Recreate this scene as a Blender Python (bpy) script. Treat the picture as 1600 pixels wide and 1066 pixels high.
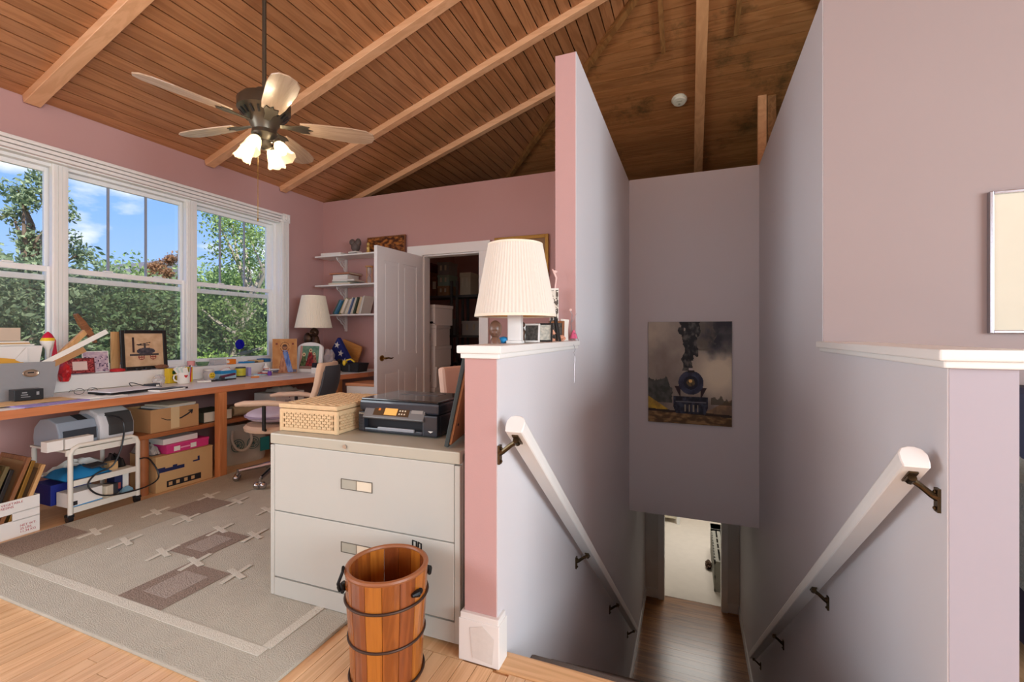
import bpy, bmesh, math, random
from mathutils import Vector, Matrix, Euler, noise as mnoise
R = random.Random(7)
for o in list(bpy.data.objects): bpy.data.objects.remove(o)
SC = bpy.context.scene; COL = SC.collection
PI = math.pi
def lin(c):
    c = c/255.0
    return c/12.92 if c <= .04045 else ((c+.055)/1.055)**2.4
def rgb(c): return (lin(c[0]), lin(c[1]), lin(c[2]))

# ------------------------------------------------------------ camera
cam = bpy.data.cameras.new('camera'); camo = bpy.data.objects.new('camera', cam); COL.objects.link(camo)
cam.sensor_width = 36; cam.lens = 705/1600*36; cam.shift_y = -12/1600; cam.clip_start = .02; cam.clip_end = 300
camo.location = (0, 0, 1.14); camo.rotation_euler = (PI/2, 0, math.atan2(278, 705))
SC.camera = camo
# ------------------------------------------------------------ view
SC.view_settings.view_transform = 'Standard'; SC.view_settings.look = 'None'
SC.view_settings.exposure = 0.22; SC.view_settings.gamma = 1; SC.view_settings.use_curve_mapping = False
# ------------------------------------------------------------ world: blue sky with small clouds
W = bpy.data.worlds.new('sky'); SC.world = W; W.use_nodes = True
nt = W.node_tree; nt.nodes.clear()
def N(t, **k):
    n = nt.nodes.new(t)
    for a, b in k.items(): setattr(n, a, b)
    return n
L = lambda a, b: nt.links.new(a, b)
tc = N('ShaderNodeTexCoord'); sep = N('ShaderNodeSeparateXYZ'); L(tc.outputs['Generated'], sep.inputs[0])
rmp = N('ShaderNodeValToRGB'); L(sep.outputs['Z'], rmp.inputs[0])
cr = rmp.color_ramp; cr.elements[0].position = 0.0; cr.elements[0].color = (*rgb((176, 204, 246)), 1)
cr.elements[1].position = .55; cr.elements[1].color = (*rgb((84, 138, 228)), 1)
e = cr.elements.new(.2); e.color = (*rgb((140, 182, 244)), 1)
mp = N('ShaderNodeMapping'); mp.inputs['Scale'].default_value = (1, 1, 2.6); L(tc.outputs['Generated'], mp.inputs[0])
nz = N('ShaderNodeTexNoise'); nz.inputs['Scale'].default_value = 5.5; nz.inputs['Detail'].default_value = 7; L(mp.outputs[0], nz.inputs[0])
r2 = N('ShaderNodeValToRGB'); r2.color_ramp.elements[0].position = .56; r2.color_ramp.elements[1].position = .68; L(nz.outputs[0], r2.inputs[0])
mx = N('ShaderNodeMix', data_type='RGBA'); L(r2.outputs[0], mx.inputs[0]); L(rmp.outputs[0], mx.inputs[6]); mx.inputs[7].default_value = (.9, .92, .97, 1)
bg = N('ShaderNodeBackground'); bg.inputs[1].default_value = 1.2; L(mx.outputs[2], bg.inputs[0])
wo = N('ShaderNodeOutputWorld'); L(bg.outputs[0], wo.inputs[0])
# ------------------------------------------------------------ sun and large lights
def light(name, kind, loc, energy, col=(1, 1, 1), rot=(0, 0, 0), size=None, radius=.05):
    l = bpy.data.lights.new(name, kind); l.energy = energy; l.color = col
    if kind == 'AREA':
        l.shape = 'RECTANGLE'; l.size, l.size_y = size
    elif kind == 'SUN': l.angle = .01
    else: l.shadow_soft_size = radius
    o = bpy.data.objects.new(name, l); COL.objects.link(o); o.location = loc; o.rotation_euler = rot
    return o
light('sun_offscreen', 'SUN', (0, 0, 20), 7, (1, .95, .86), Euler((math.radians(20), math.radians(38), 0)))
# daylight from out of frame: the window wall going on to the left, and unseen sources behind (rail shadows on both stair walls
# fall away from the left rear and from the right rear); each area light lies in the plane of an added window frame
light('window_rear_offscreen', 'AREA', (-.4, -3.995, 1.75), 60, (.80, .925, 1), (PI/2, 0, 0), (6.4, 1.9))
light('window_right_offscreen', 'AREA', (4.505, -.9, 1.75), 290, (.80, .925, 1), (PI/2, 0, PI/2), (4.0, 1.8))
light('window_left_offscreen', 'AREA', (-4.305, -1.6, 1.75), 140, (.80, .925, 1), (PI/2, 0, -PI/2), (3.4, 1.6))

# ------------------------------------------------------------ materials
MC = {}
def base(name):
    m = bpy.data.materials.new(name); m.use_nodes = True
    t = m.node_tree; b = t.nodes['Principled BSDF']
    return m, t, b
def mat(name, col, rough=.6, metal=0, var=.06, vs=6, bump=0, bs=60, spec=.4, emit=0, trans=0, coat=0):
    if name in MC: return MC[name]
    m, t, b = base(name); c = rgb(col)
    b.inputs['Base Color'].default_value = (*c, 1); b.inputs['Roughness'].default_value = rough
    b.inputs['Metallic'].default_value = metal; b.inputs['Specular IOR Level'].default_value = spec
    b.inputs['Coat Weight'].default_value = coat
    tcn = t.nodes.new('ShaderNodeTexCoord')
    if var:
        n = t.nodes.new('ShaderNodeTexNoise'); n.inputs['Scale'].default_value = vs; n.inputs['Detail'].default_value = 4
        t.links.new(tcn.outputs['Object'], n.inputs[0])
        x = t.nodes.new('ShaderNodeMix'); x.data_type = 'RGBA'
        x.inputs[6].default_value = (*[v*(1-var) for v in c], 1); x.inputs[7].default_value = (*[min(1, v*(1+var)) for v in c], 1)
        t.links.new(n.outputs[0], x.inputs[0]); t.links.new(x.outputs[2], b.inputs['Base Color'])
    if bump:
        n2 = t.nodes.new('ShaderNodeTexNoise'); n2.inputs['Scale'].default_value = bs; n2.inputs['Detail'].default_value = 3
        t.links.new(tcn.outputs['Object'], n2.inputs[0])
        bp = t.nodes.new('ShaderNodeBump'); bp.inputs['Strength'].default_value = bump; bp.inputs['Distance'].default_value = .01
        t.links.new(n2.outputs[0], bp.inputs['Height']); t.links.new(bp.outputs[0], b.inputs['Normal'])
    if emit:
        b.inputs['Emission Color'].default_value = (*c, 1); b.inputs['Emission Strength'].default_value = emit
    if trans:
        b.inputs['Transmission Weight'].default_value = trans
    MC[name] = m
    return m
def wood(name, c1, c2, axis=1, scale=14, rough=.45, stretch=.07, rnd=.25, coat=0, stain=None):
    if name in MC: return MC[name]
    m, t, b = base(name); nn = t.nodes.new; lk = t.links.new
    tcn = nn('ShaderNodeTexCoord'); oi = nn('ShaderNodeObjectInfo')
    mul = nn('ShaderNodeMath'); mul.operation = 'MULTIPLY'; mul.inputs[1].default_value = 57; lk(oi.outputs['Random'], mul.inputs[0])
    add = nn('ShaderNodeVectorMath'); add.operation = 'ADD'; lk(tcn.outputs['Object'], add.inputs[0]); lk(mul.outputs[0], add.inputs[1])
    mpn = nn('ShaderNodeMapping'); s = [1, 1, 1]; s[axis] = stretch; mpn.inputs['Scale'].default_value = s; lk(add.outputs[0], mpn.inputs[0])
    n = nn('ShaderNodeTexNoise'); n.inputs['Scale'].default_value = scale; n.inputs['Detail'].default_value = 6; n.inputs['Distortion'].default_value = 1.6; lk(mpn.outputs[0], n.inputs[0])
    w = nn('ShaderNodeMath'); w.operation = 'SINE'; m2 = nn('ShaderNodeMath'); m2.operation = 'MULTIPLY'; m2.inputs[1].default_value = 26
    lk(n.outputs[0], m2.inputs[0]); lk(m2.outputs[0], w.inputs[0])
    m3 = nn('ShaderNodeMath'); m3.operation = 'MULTIPLY_ADD'; m3.inputs[1].default_value = .3; m3.inputs[2].default_value = .5; lk(w.outputs[0], m3.inputs[0])
    x = nn('ShaderNodeMix'); x.data_type = 'RGBA'; lk(m3.outputs[0], x.inputs[0]); x.inputs[6].default_value = (*rgb(c1), 1); x.inputs[7].default_value = (*rgb(c2), 1)
    hv = nn('ShaderNodeHueSaturation'); m4 = nn('ShaderNodeMath'); m4.operation = 'MULTIPLY_ADD'; m4.inputs[1].default_value = rnd; m4.inputs[2].default_value = 1-rnd/2
    lk(oi.outputs['Random'], m4.inputs[0]); lk(m4.outputs[0], hv.inputs['Value']); lk(x.outputs[2], hv.inputs['Color'])
    out = hv.outputs[0]
    if stain:
        geo = nn('ShaderNodeNewGeometry')
        n5 = nn('ShaderNodeTexNoise'); n5.inputs['Scale'].default_value = 1.5; n5.inputs['Detail'].default_value = 9; n5.inputs['Roughness'].default_value = .72; lk(geo.outputs['Position'], n5.inputs[0])
        rr = nn('ShaderNodeValToRGB'); rr.color_ramp.elements[0].position = .54; rr.color_ramp.elements[1].position = .66; lk(n5.outputs[0], rr.inputs[0])
        x2 = nn('ShaderNodeMix'); x2.data_type = 'RGBA'; lk(rr.outputs[0], x2.inputs[0]); lk(out, x2.inputs[6]); x2.inputs[7].default_value = (*rgb(stain), 1)
        out = x2.outputs[2]
    lk(out, b.inputs['Base Color']); b.inputs['Roughness'].default_value = rough; b.inputs['Coat Weight'].default_value = coat; b.inputs['Coat Roughness'].default_value = .15
    bp = nn('ShaderNodeBump'); bp.inputs['Strength'].default_value = .12; bp.inputs['Distance'].default_value = .004; lk(n.outputs[0], bp.inputs['Height']); lk(bp.outputs[0], b.inputs['Normal'])
    MC[name] = m
    return m
def clear(name, tint=(1, 1, 1), diff=None, fac=0.0, gloss=.06):
    """window glass / film: transparent with a faint reflection, optionally part diffuse (mesh screen, plastic)"""
    if name in MC: return MC[name]
    m, t, b = base(name); t.nodes.remove(b); nn = t.nodes.new; lk = t.links.new
    tr = nn('ShaderNodeBsdfTransparent'); tr.inputs[0].default_value = (*tint, 1)
    gl = nn('ShaderNodeBsdfGlossy'); gl.inputs['Roughness'].default_value = .03
    mxs = nn('ShaderNodeMixShader'); mxs.inputs[0].default_value = gloss; lk(tr.outputs[0], mxs.inputs[1]); lk(gl.outputs[0], mxs.inputs[2]); o = mxs.outputs[0]
    if diff:
        df = nn('ShaderNodeBsdfDiffuse'); df.inputs[0].default_value = (*rgb(diff), 1)
        m2 = nn('ShaderNodeMixShader'); m2.inputs[0].default_value = fac; lk(o, m2.inputs[1]); lk(df.outputs[0], m2.inputs[2]); o = m2.outputs[0]
    lk(o, t.nodes['Material Output'].inputs[0]); MC[name] = m
    return m
def printmat():
    if 'print' in MC: return MC['print']
    m, t, b = base('print'); a = t.nodes.new('ShaderNodeVertexColor'); a.layer_name = 'Col'
    t.links.new(a.outputs[0], b.inputs['Base Color']); b.inputs['Roughness'].default_value = .45; b.inputs['Specular IOR Level'].default_value = .25
    MC['print'] = m
    return m
def leafmat(name, c1, c2):
    m, t, b = base(name); g = t.nodes.new('ShaderNodeNewGeometry'); x = t.nodes.new('ShaderNodeMix'); x.data_type = 'RGBA'
    t.links.new(g.outputs['Random Per Island'], x.inputs[0]); x.inputs[6].default_value = (*rgb(c1), 1); x.inputs[7].default_value = (*rgb(c2), 1)
    t.links.new(x.outputs[2], b.inputs['Base Color']); b.inputs['Roughness'].default_value = .6
    tr = t.nodes.new('ShaderNodeBsdfTranslucent'); t.links.new(x.outputs[2], tr.inputs[0]); ms = t.nodes.new('ShaderNodeMixShader'); ms.inputs[0].default_value = .35
    t.links.new(b.outputs[0], ms.inputs[1]); t.links.new(tr.outputs[0], ms.inputs[2]); t.links.new(ms.outputs[0], t.nodes['Material Output'].inputs[0])
    return m

# ------------------------------------------------------------ mesh building
class MB:
    def __init__(s): s.v = []; s.f = []; s.k = 0
    def mark(s): s.k = len(s.v); return s
    def xf(s, M):
        for i in range(s.k, len(s.v)): s.v[i] = tuple(M @ Vector(s.v[i]))
        return s
    def box(s, x0, x1, y0, y1, z0, z1):
        n = len(s.v)
        s.v += [(x0, y0, z0), (x1, y0, z0), (x1, y1, z0), (x0, y1, z0), (x0, y0, z1), (x1, y0, z1), (x1, y1, z1), (x0, y1, z1)]
        s.f += [tuple(n+i for i in q) for q in ((0, 3, 2, 1), (4, 5, 6, 7), (0, 1, 5, 4), (1, 2, 6, 5), (2, 3, 7, 6), (3, 0, 4, 7))]
        return s
    def bar(s, p, q, w, h, up=(0, 0, 1)):
        p, q = Vector(p), Vector(q); d = q-p; l = d.length; x = d.normalized(); y = Vector(up).cross(x)
        if y.length < 1e-4: y = Vector((0, 1, 0)).cross(x)
        y.normalize(); z = x.cross(y); s.mark(); s.box(0, l, -w/2, w/2, -h/2, h/2)
        M = Matrix((x, y, z)).transposed().to_4x4(); M.translation = p
        return s.xf(M)
    def quad(s, a, b, c, d):
        n = len(s.v); s.v += [tuple(a), tuple(b), tuple(c), tuple(d)]; s.f.append((n, n+1, n+2, n+3)); return s
    def prism(s, poly, axis, a0, a1):
        """2D outline (counter-clockwise) extruded along axis 0/1/2"""
        n = len(s.v); m = len(poly)
        for a in (a0, a1):
            for (u, w) in poly:
                s.v.append((a, u, w) if axis == 0 else (u, a, w) if axis == 1 else (u, w, a))
        s.f.append(tuple(range(n, n+m))[::-1]); s.f.append(tuple(range(n+m, n+2*m)))
        for i in range(m): j = (i+1) % m; s.f.append((n+i, n+j, n+m+j, n+m+i))
        return s
    def rings(s, rs, cap=True, closed=False):
        n = len(s.v); m = len(rs[0])
        for r in rs: s.v += [tuple(p) for p in r]
        K = len(rs)
        for k in range(K if closed else K-1):
            k2 = (k+1) % K
            for i in range(m): j = (i+1) % m; s.f.append((n+k*m+i, n+k*m+j, n+k2*m+j, n+k2*m+i))
        if cap and not closed: s.f.append(tuple(range(n, n+m))[::-1]); s.f.append(tuple(range(n+(K-1)*m, n+K*m)))
        return s
    def lathe(s, prof, c=(0, 0, 0), n=24, cap=True, pleat=0, sx=1, sy=1):
        rs = []
        for (r, z) in prof:
            rs.append([(c[0]+sx*r*(1+pleat*(-1)**i)*math.cos(2*PI*i/n), c[1]+sy*r*(1+pleat*(-1)**i)*math.sin(2*PI*i/n), c[2]+z) for i in range(n)])
        return s.rings(rs, cap)
    def cyl(s, p, q, r0, r1=None, n=12):
        r1 = r0 if r1 is None else r1
        return s.tube([p, q], [r0, r1], n)
    def tube(s, pts, r, n=8, closed=False):
        pts = [Vector(p) for p in pts]; K = len(pts); rr = r if isinstance(r, (list, tuple)) else [r]*K
        rs = []; prev = None
        for i, p in enumerate(pts):
            if closed: t = pts[(i+1) % K]-pts[i-1]
            else: t = (pts[min(i+1, K-1)]-pts[max(i-1, 0)])
            t.normalize()
            a = prev if prev is not None else (Vector((0, 0, 1)) if abs(t.z) < .9 else Vector((1, 0, 0)))
            x = (a-t*a.dot(t)).normalized(); y = t.cross(x); prev = x
            rs.append([p+(x*math.cos(2*PI*k/n)+y*math.sin(2*PI*k/n))*rr[i] for k in range(n)])
        return s.rings(rs, True, closed)
    def ball(s, c, r, n=16, m=10, M=None):
        r = r if isinstance(r, (list, tuple)) else (r, r, r)
        rs = []
        for j in range(m+1):
            a = -PI/2+PI*(j+.0)/m; ca = max(math.cos(a), .02)
            ring = [Vector((r[0]*ca*math.cos(2*PI*i/n), r[1]*ca*math.sin(2*PI*i/n), r[2]*math.sin(a))) for i in range(n)]
            if M is not None: ring = [M @ p for p in ring]
            rs.append([p+Vector(c) for p in ring])
        return s.rings(rs, True)
    def build(s, name, m, parent=None, smooth=False, bevel=0, seg=2):
        me = bpy.data.meshes.new(name); me.from_pydata(s.v, [], s.f)
        bm = bmesh.new(); bm.from_mesh(me)
        bmesh.ops.recalc_face_normals(bm, faces=bm.faces)
        if bevel:
            ed = [e for e in bm.edges if len(e.link_faces) == 2 and e.calc_face_angle(0) > .6]
            bmesh.ops.bevel(bm, geom=ed, offset=bevel, segments=seg, affect='EDGES', profile=.6, clamp_overlap=True)
        for f in bm.faces: f.smooth = smooth
        if smooth:
            for e in bm.edges:
                if len(e.link_faces) == 2 and e.calc_face_angle(0) > .7: e.smooth = False
        bm.to_mesh(me); bm.free()
        me.materials.append(m)
        o = bpy.data.objects.new(name, me); COL.objects.link(o)
        if parent: o.parent = parent
        return o
def tag(o, label, cat, group=None, kind=None):
    if label: o['label'] = label
    if cat: o['category'] = cat
    if group: o['group'] = group
    if kind: o['kind'] = kind
    return o
def thing(name, label, cat, loc=(0, 0, 0), rz=0, group=None):
    o = bpy.data.objects.new(name, None); o.empty_display_size = .05; COL.objects.link(o)
    o.location = loc; o.rotation_euler = (0, 0, math.radians(rz))
    return tag(o, label, cat, group)
def struct(o, label=None, cat=None):
    o['kind'] = 'structure'
    if label: o['label'] = label
    if cat: o['category'] = cat
    return o
def place(o, loc=(0, 0, 0), rot=(0, 0, 0)):
    o.location = loc; o.rotation_euler = tuple(math.radians(a) for a in rot); return o
def bx(x0, x1, y0, y1, z0, z1): return MB().box(x0, x1, y0, y1, z0, z1)
def cbox(sx, sy, sz, z=0): return MB().box(-sx/2, sx/2, -sy/2, sy/2, z, z+sz)
def link_copy(src, parent=None, loc=None, rot=None):
    c = src.copy(); COL.objects.link(c); c.parent = parent
    if loc is not None: c.location = loc
    if rot is not None: c.rotation_euler = rot
    return c
def art(name, w, h, nx, ny, fn, parent=None):
    """flat print: grid in the local XZ plane (x 0..w, z 0..h) facing -Y, coloured by fn(u, v)"""
    vs = [(w*i/nx, 0, h*j/ny) for j in range(ny+1) for i in range(nx+1)]
    fs = [(j*(nx+1)+i, j*(nx+1)+i+1, (j+1)*(nx+1)+i+1, (j+1)*(nx+1)+i) for j in range(ny) for i in range(nx)]
    me = bpy.data.meshes.new(name); me.from_pydata(vs, [], fs)
    ca = me.color_attributes.new('Col', 'FLOAT_COLOR', 'CORNER')
    k = 0
    for j in range(ny):
        for i in range(nx):
            c = fn((i+.5)/nx, (j+.5)/ny); c = (lin(max(0, c[0])), lin(max(0, c[1])), lin(max(0, c[2])), 1)
            for q in range(4): ca.data[k].color = c; k += 1
    me.materials.append(printmat())
    o = bpy.data.objects.new(name, me); COL.objects.link(o)
    if parent: o.parent = parent
    return o
def text(name, s, size, m, parent, loc, rot, sx=1):
    cu = bpy.data.curves.new(name, 'FONT'); cu.body = s; cu.size = size; cu.extrude = .0003; cu.resolution_u = 2
    t = bpy.data.objects.new(name, cu); COL.objects.link(t)
    bpy.context.view_layer.update()
    me = bpy.data.meshes.new_from_object(t.evaluated_get(bpy.context.evaluated_depsgraph_get())); bpy.data.objects.remove(t)
    me.materials.clear(); me.materials.append(m)
    o = bpy.data.objects.new(name, me); COL.objects.link(o); o.parent = parent; o.location = loc
    o.rotation_euler = tuple(math.radians(a) for a in rot); o.scale = (sx, 1, 1)
    return o
def spl(pts, n=6):
    P = [Vector(p) for p in pts]; P = [P[0]]+P+[P[-1]]; out = []
    for i in range(1, len(P)-2):
        for k in range(n):
            t = k/n; a, b, c, d = P[i-1], P[i], P[i+1], P[i+2]
            out.append(.5*((2*b)+(c-a)*t+(2*a-5*b+4*c-d)*t*t+(3*b-a-3*c+d)*t**3))
    return out+[P[-2]]
def fbm(x, y, o=4):
    a = 0; k = .5
    for i in range(o): a += k*mnoise.noise(Vector((x, y, 3.3*i))); x *= 2; y *= 2; k *= .5
    return a*1.7
def mixc(a, b, t):
    t = max(0, min(1, t)); return tuple(p+(q-p)*t for p, q in zip(a, b))

# ------------------------------------------------------------ palette
PINK = mat('pink_paint', (192, 152, 148), .75, var=.03, vs=2, bump=.05, bs=180)
STAIR = mat('lavender_paint', (214, 211, 214), .6, var=.02, vs=1.5, bump=.04, bs=150)
WHITE = mat('white_trim', (236, 234, 230), .4, var=.02)
WALLW = mat('far_white', (225, 222, 215), .8)
CEILW = wood('ceiling_pine', (156, 102, 62), (186, 130, 86), 1, 9, .4, .09, .22, .15)
CEILX = wood('ceiling_pine_cross', (146, 94, 50), (176, 120, 72), 0, 9, .5, .09, .22, 0, stain=(96, 70, 36))
RAFT = wood('rafter_fir', (212, 158, 114), (230, 180, 136), 0, 6, .5, .06, .06)
RAFTY = wood('rafter_fir_long', (204, 148, 98), (224, 168, 118), 1, 6, .5, .06, .06)
OLD = wood('old_lumber', (120, 78, 36), (160, 112, 62), 1, 8, .6, .08, .1)
OAKY = wood('oak_floor', (212, 166, 118), (236, 196, 150), 1, 18, .33, .05, .16, .2)
OAKX = wood('oak_nosing', (206, 156, 104), (232, 188, 138), 0, 18, .33, .05, .1, .2)
DARKF = wood('hall_floor', (104, 66, 36), (164, 112, 66), 0, 7, .3, .09, .3, .2)
CARP = mat('stair_carpet', (126, 116, 108), .95, var=.4, vs=300, bump=.6, bs=500)
DESKW = wood('desk_wood', (186, 110, 66), (208, 132, 86), 1, 12, .35, .06, .05, .2)
DESKV = wood('desk_wood_upright', (190, 118, 68), (214, 142, 90), 2, 12, .35, .06, .05, .2)
ROOFM = mat('roof_deck', (150, 104, 66), .9)

XW, YC, XL0, XL1, XR0, XR1 = -4.31, 4.43, -.739, -.614, .636, .778
ZP = 2.79; SL = 1/3.0; TH = math.atan(SL); YH = 7.9; XE = 4.51; XM = .1; YB = -4.0; ZL = -2.75
# ------------------------------------------------------------ floor
fl = struct(bx(XW-.16, XL0, YB-.1, YC+3.4, -.25, -.006).build('floor', mat('subfloor', (190, 140, 92), .6)), 'honey oak strip floor of the upper room')
f2 = struct(bx(XL0, XR1, YB-.1, 1.42, -.25, -.006).build('floor', MC['subfloor']), 'oak floor landing in front of the stairs')
f3 = struct(bx(XR1, XE+.1, YB-.1, 2.75, -.25, -.006).build('floor', MC['subfloor']), 'oak floor beyond the purple half wall')
pw = .0585; pl = {}
def plank(len_, mt=OAKY):
    k = (round(len_, 3), mt.name)
    if k not in pl:
        o = bx(0, pw-.0024, 0, len_-.0022, -.014, 0).build('plank', mt); pl[k] = o.data; bpy.data.objects.remove(o)
    return pl[k]
for i in range(76):
    x = -3.72+i*pw; ys = .05-.4*R.random()
    while ys < 1.4:
        ln = R.choice((.6, .8, 1.0)); ln = min(ln, 1.4-ys)
        if ln < .15: ln = 1.4-ys
        if ln > .02:
            o = bpy.data.objects.new('plank', plank(ln)); COL.objects.link(o); o.location = (x, ys, 0)
            o.parent = f2 if x > XL0 else fl
        ys += ln
nos = bx(XL1, XR0, 1.402, 1.50, -.028, .001).build('stair_nosing', OAKX, f2, bevel=.008)
# rest of the oak floor
OAKP = wood('oak_plain', (212, 166, 118), (234, 194, 148), 1, 18, .33, .05, .05, .2)
bx(XW, -3.73, YB, YC, -.012, -.0005).build('floor_boards', OAKP, fl)
bx(-3.73, XL0, 1.401, YC, -.012, -.0005).build('floor_boards', OAKP, fl)
bx(-3.73, XL0, YB, -.36, -.012, -.003).build('floor_boards', OAKP, fl)
bx(XL0, XR1, YB, -.36, -.012, -.003).build('floor_boards', OAKP, f2)
bx(XR1, XE, YB, 2.75, -.012, -.0005).build('floor_boards', OAKP, f3)

# ------------------------------------------------------------ ceiling: hip roof of tongue-and-groove boards
ce = struct(MB().quad((XW-.2, YB, ZP+.10-.067), (XM, YB, ZP+.10+(XM-XW)*SL), (XM, YH+.2, ZP+.10+(XM-XW)*SL), (XW-.2, YH+.2, ZP+.10-.067)).build('ceiling', ROOFM), 'sloping pine board ceiling with fir rafters')
MB().quad((XE+.2, YB, ZP+.10-.067), (XM, YB, ZP+.10+(XM-XW)*SL), (XM, YH+.2, ZP+.10+(XM-XW)*SL), (XE+.2, YH+.2, ZP+.10-.067)).build('roof_deck', ROOFM, ce)
MB().quad((XW-.2, YH+.2, ZP+.10-.067), (XE+.2, YH+.2, ZP+.10-.067), (XE+.2, YH-4.4, ZP+.10+4.4*SL), (XW-.2, YH-4.4, ZP+.10+4.4*SL)).build('roof_deck', ROOFM, ce)
bwid = .1045
def board_mesh(L0, L1, mt, axis):
    g = .0048 if axis == 1 else .0032
    m = MB().prism([(g, 0), (bwid-g, 0), (bwid-g, .016), (g, .016)], axis, L0, L1)
    o = m.build('board', mt); me = o.data; bpy.data.objects.remove(o); return me
ns = int((XM-XW)/math.cos(TH)/bwid)+1
meA = board_mesh(YB, 7.75, CEILW, 1)
for i in range(ns):
    s = i*bwid
    o = bpy.data.objects.new('board', meA); COL.objects.link(o); o.parent = ce
    o.location = (XW+s*math.cos(TH), 0, ZP+s*math.sin(TH)); o.rotation_euler = (0, -TH, 0)
for i in range(ns):
    s = i*bwid
    o = bpy.data.objects.new('board', meA); COL.objects.link(o); o.parent = ce
    o.location = (XE-s*math.cos(TH), 0, ZP+s*math.sin(TH)); o.rotation_euler = (0, -TH, PI); o.location.y = YB+7.75
meB = board_mesh(XW, XE, CEILX, 0)
for i in range(ns):
    s = i*bwid
    o = bpy.data.objects.new('board', meB); COL.objects.link(o); o.parent = ce
    o.location = (XM*2*0+0, YH-s*math.cos(TH), ZP+s*math.sin(TH)); o.rotation_euler = (TH, 0, PI); o.location.x = XW+XE
def zA(x): return ZP+(x-XW)*SL
def zB(y): return ZP+(YH-y)*SL
for y, hw, dp in ((-2.1, .05, .04), (-.83, .05, .04), (.45, .05, .04), (1.708, .045, .04), (2.967, .043, .04), (3.806, .039, .04), (4.67, .035, .05)):
    x1 = min(XM, YH-y+XW)
    MB().bar((XW+.01, y, zA(XW+.01)-dp/2), (x1, y, zA(x1)-dp/2), hw*2, dp+.03).build('rafter', RAFT, ce, bevel=.003, seg=1)
MB().bar((XM, 3.5, zB(3.5)-.035), (XM, 7.85, zB(7.85)-.035), .10, .09).build('rafter', RAFTY, ce, bevel=.003, seg=1)
MB().bar((XW+.3, YH-.3, zA(XW+.3)-.03), (XM, YH-(XM-XW), zA(XM)-.03), .05, .07).build('hip_rafter', OLD, ce)
MB().bar((XM, YH-(XM-XW), zA(XM)-.03), (XE-.3, YH-.3, zA(XW+.3)-.03), .05, .07).build('hip_rafter', OLD, ce)
MB().bar((XM, YB, zA(XM)-.06), (XM, 3.5, zA(XM)-.06), .09, .14).build('ridge_beam', RAFTY, ce)
MB().bar((-.24, 3.84, zB(3.84)-.025), (-.24, 4.6, zB(4.6)-.025), .04, .06).build('batten', OLD, ce)
MB().bar((.39, 3.8, zB(3.8)-.025), (.39, 4.57, zB(4.57)-.025), .04, .06).build('batten', OLD, ce)
bx(.665, .745, 5.36, 5.42, 2.5, zB(5.4)+.02).build('post', RAFTY, ce); bx(.755, .835, 5.38, 5.44, 2.5, zB(5.4)+.02).build('post', OLD, ce)

# ------------------------------------------------------------ walls of the upper room
WY0, WY1, WZ0, WZ1 = .90, 3.79, .80, 2.40
def wl(name, label, m, mt=PINK): return struct(m.build(name, mt), label)
ww = MB().box(XW-.16, XW, YB, WY0, -.25, ZP+.03).box(XW-.16, XW, WY1, YH, -.25, ZP+.03).box(XW-.16, XW, WY0, WY1, -.25, WZ0).box(XW-.16, XW, WY0, WY1, WZ1, ZP+.03)
wl('wall_window', 'mauve wall round the triple window', ww)
DX0, DX1, DZ = -2.84, -2.12, 2.03
wl('wall_back', 'rosy pink wall with closet door and shelves', MB().box(XW, DX0, YC, YC+.12, -.25, ZP).box(DX1, XL0+.01, YC, YC+.12, -.25, ZP).box(DX0, DX1, YC, YC+.12, DZ, ZP))
wl('wall_rear', 'pink wall behind the viewer', MB().box(XW, XE, YB-.12, YB, -.25, zA(XM)+.1))
wl('wall_right', 'pink outer wall on the right', MB().box(XE, XE+.12, YB, YH, ZL, ZP+.03))
wl('wall_end', 'outer wall behind the closet', MB().box(XW, XE, YH-.1, YH, -.25, ZP), PINK)
# stair walls: half wall + tall wall on either side
ZC = 1.075
hw = struct(MB().box(XL0, XL1-.004, 1.42, 2.571, -.02, ZC-.02).build('wall_stair_left', PINK), 'pink half wall with white cap beside the filing cabinet')
MB().box(XL0, XL1-.004, 2.571, YC+.1, -.02, 2.775).build('tall_wall', PINK, hw)
skin = MB().prism([(1.422, 1.055), (1.422, -.35), (5.2, -3.0), (7.0, ZL-.1), (7.0, 2.8), (2.573, 2.777), (2.573, 1.055)], 0, XL1-.004, XL1)
skin.build('stair_side_plaster', STAIR, hw)
bx(XL0-.3, XL1-.004, 1.52, 7.0, ZL-.1, -.26).build('stair_wall_core', STAIR, hw)
rw = struct(MB().box(XR0+.004, XR1, 1.538, 2.749, -.02, ZC-.02).build('wall_stair_right', mat('mauve_paint', (176, 168, 176), .7, var=.03, vs=3)), 'mauve half wall with white cap on the right of the stairs')
skin = MB().prism([(1.54, 1.055), (1.54, -.35), (5.2, -3.0), (7.0, ZL-.1), (7.0, 2.80), (5.04, 2.80), (2.752, 2.885), (2.752, 1.055)], 0, XR0, XR0+.004)
skin.build('stair_side_plaster', STAIR, rw)
bx(XR0+.004, XR0+.3, 1.60, 7.0, ZL-.1, -.26).build('stair_wall_core', STAIR, rw)
bx(XR0+.004, XR1, 2.86, 7.0, -.3, 2.80).build('tall_wall', STAIR, rw)
wl('wall_gallery', 'lilac wall carrying the silver framed picture', MB().box(XR0+.004, XE, 2.749, 2.86, -.25, 2.9), mat('lilac_paint', (162, 146, 143), .72, var=.03, vs=2))
wl('wall_stair_end', 'grey lavender wall above the stair foot with locomotive picture', MB().box(XL1, XR0, 5.037, 5.157, -.785, 2.805), STAIR)
bx(XL1, XR0, 5.157, 7.0, -.785, -.67).build('soffit', STAIR, bpy.data.objects['wall_stair_end'])
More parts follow.
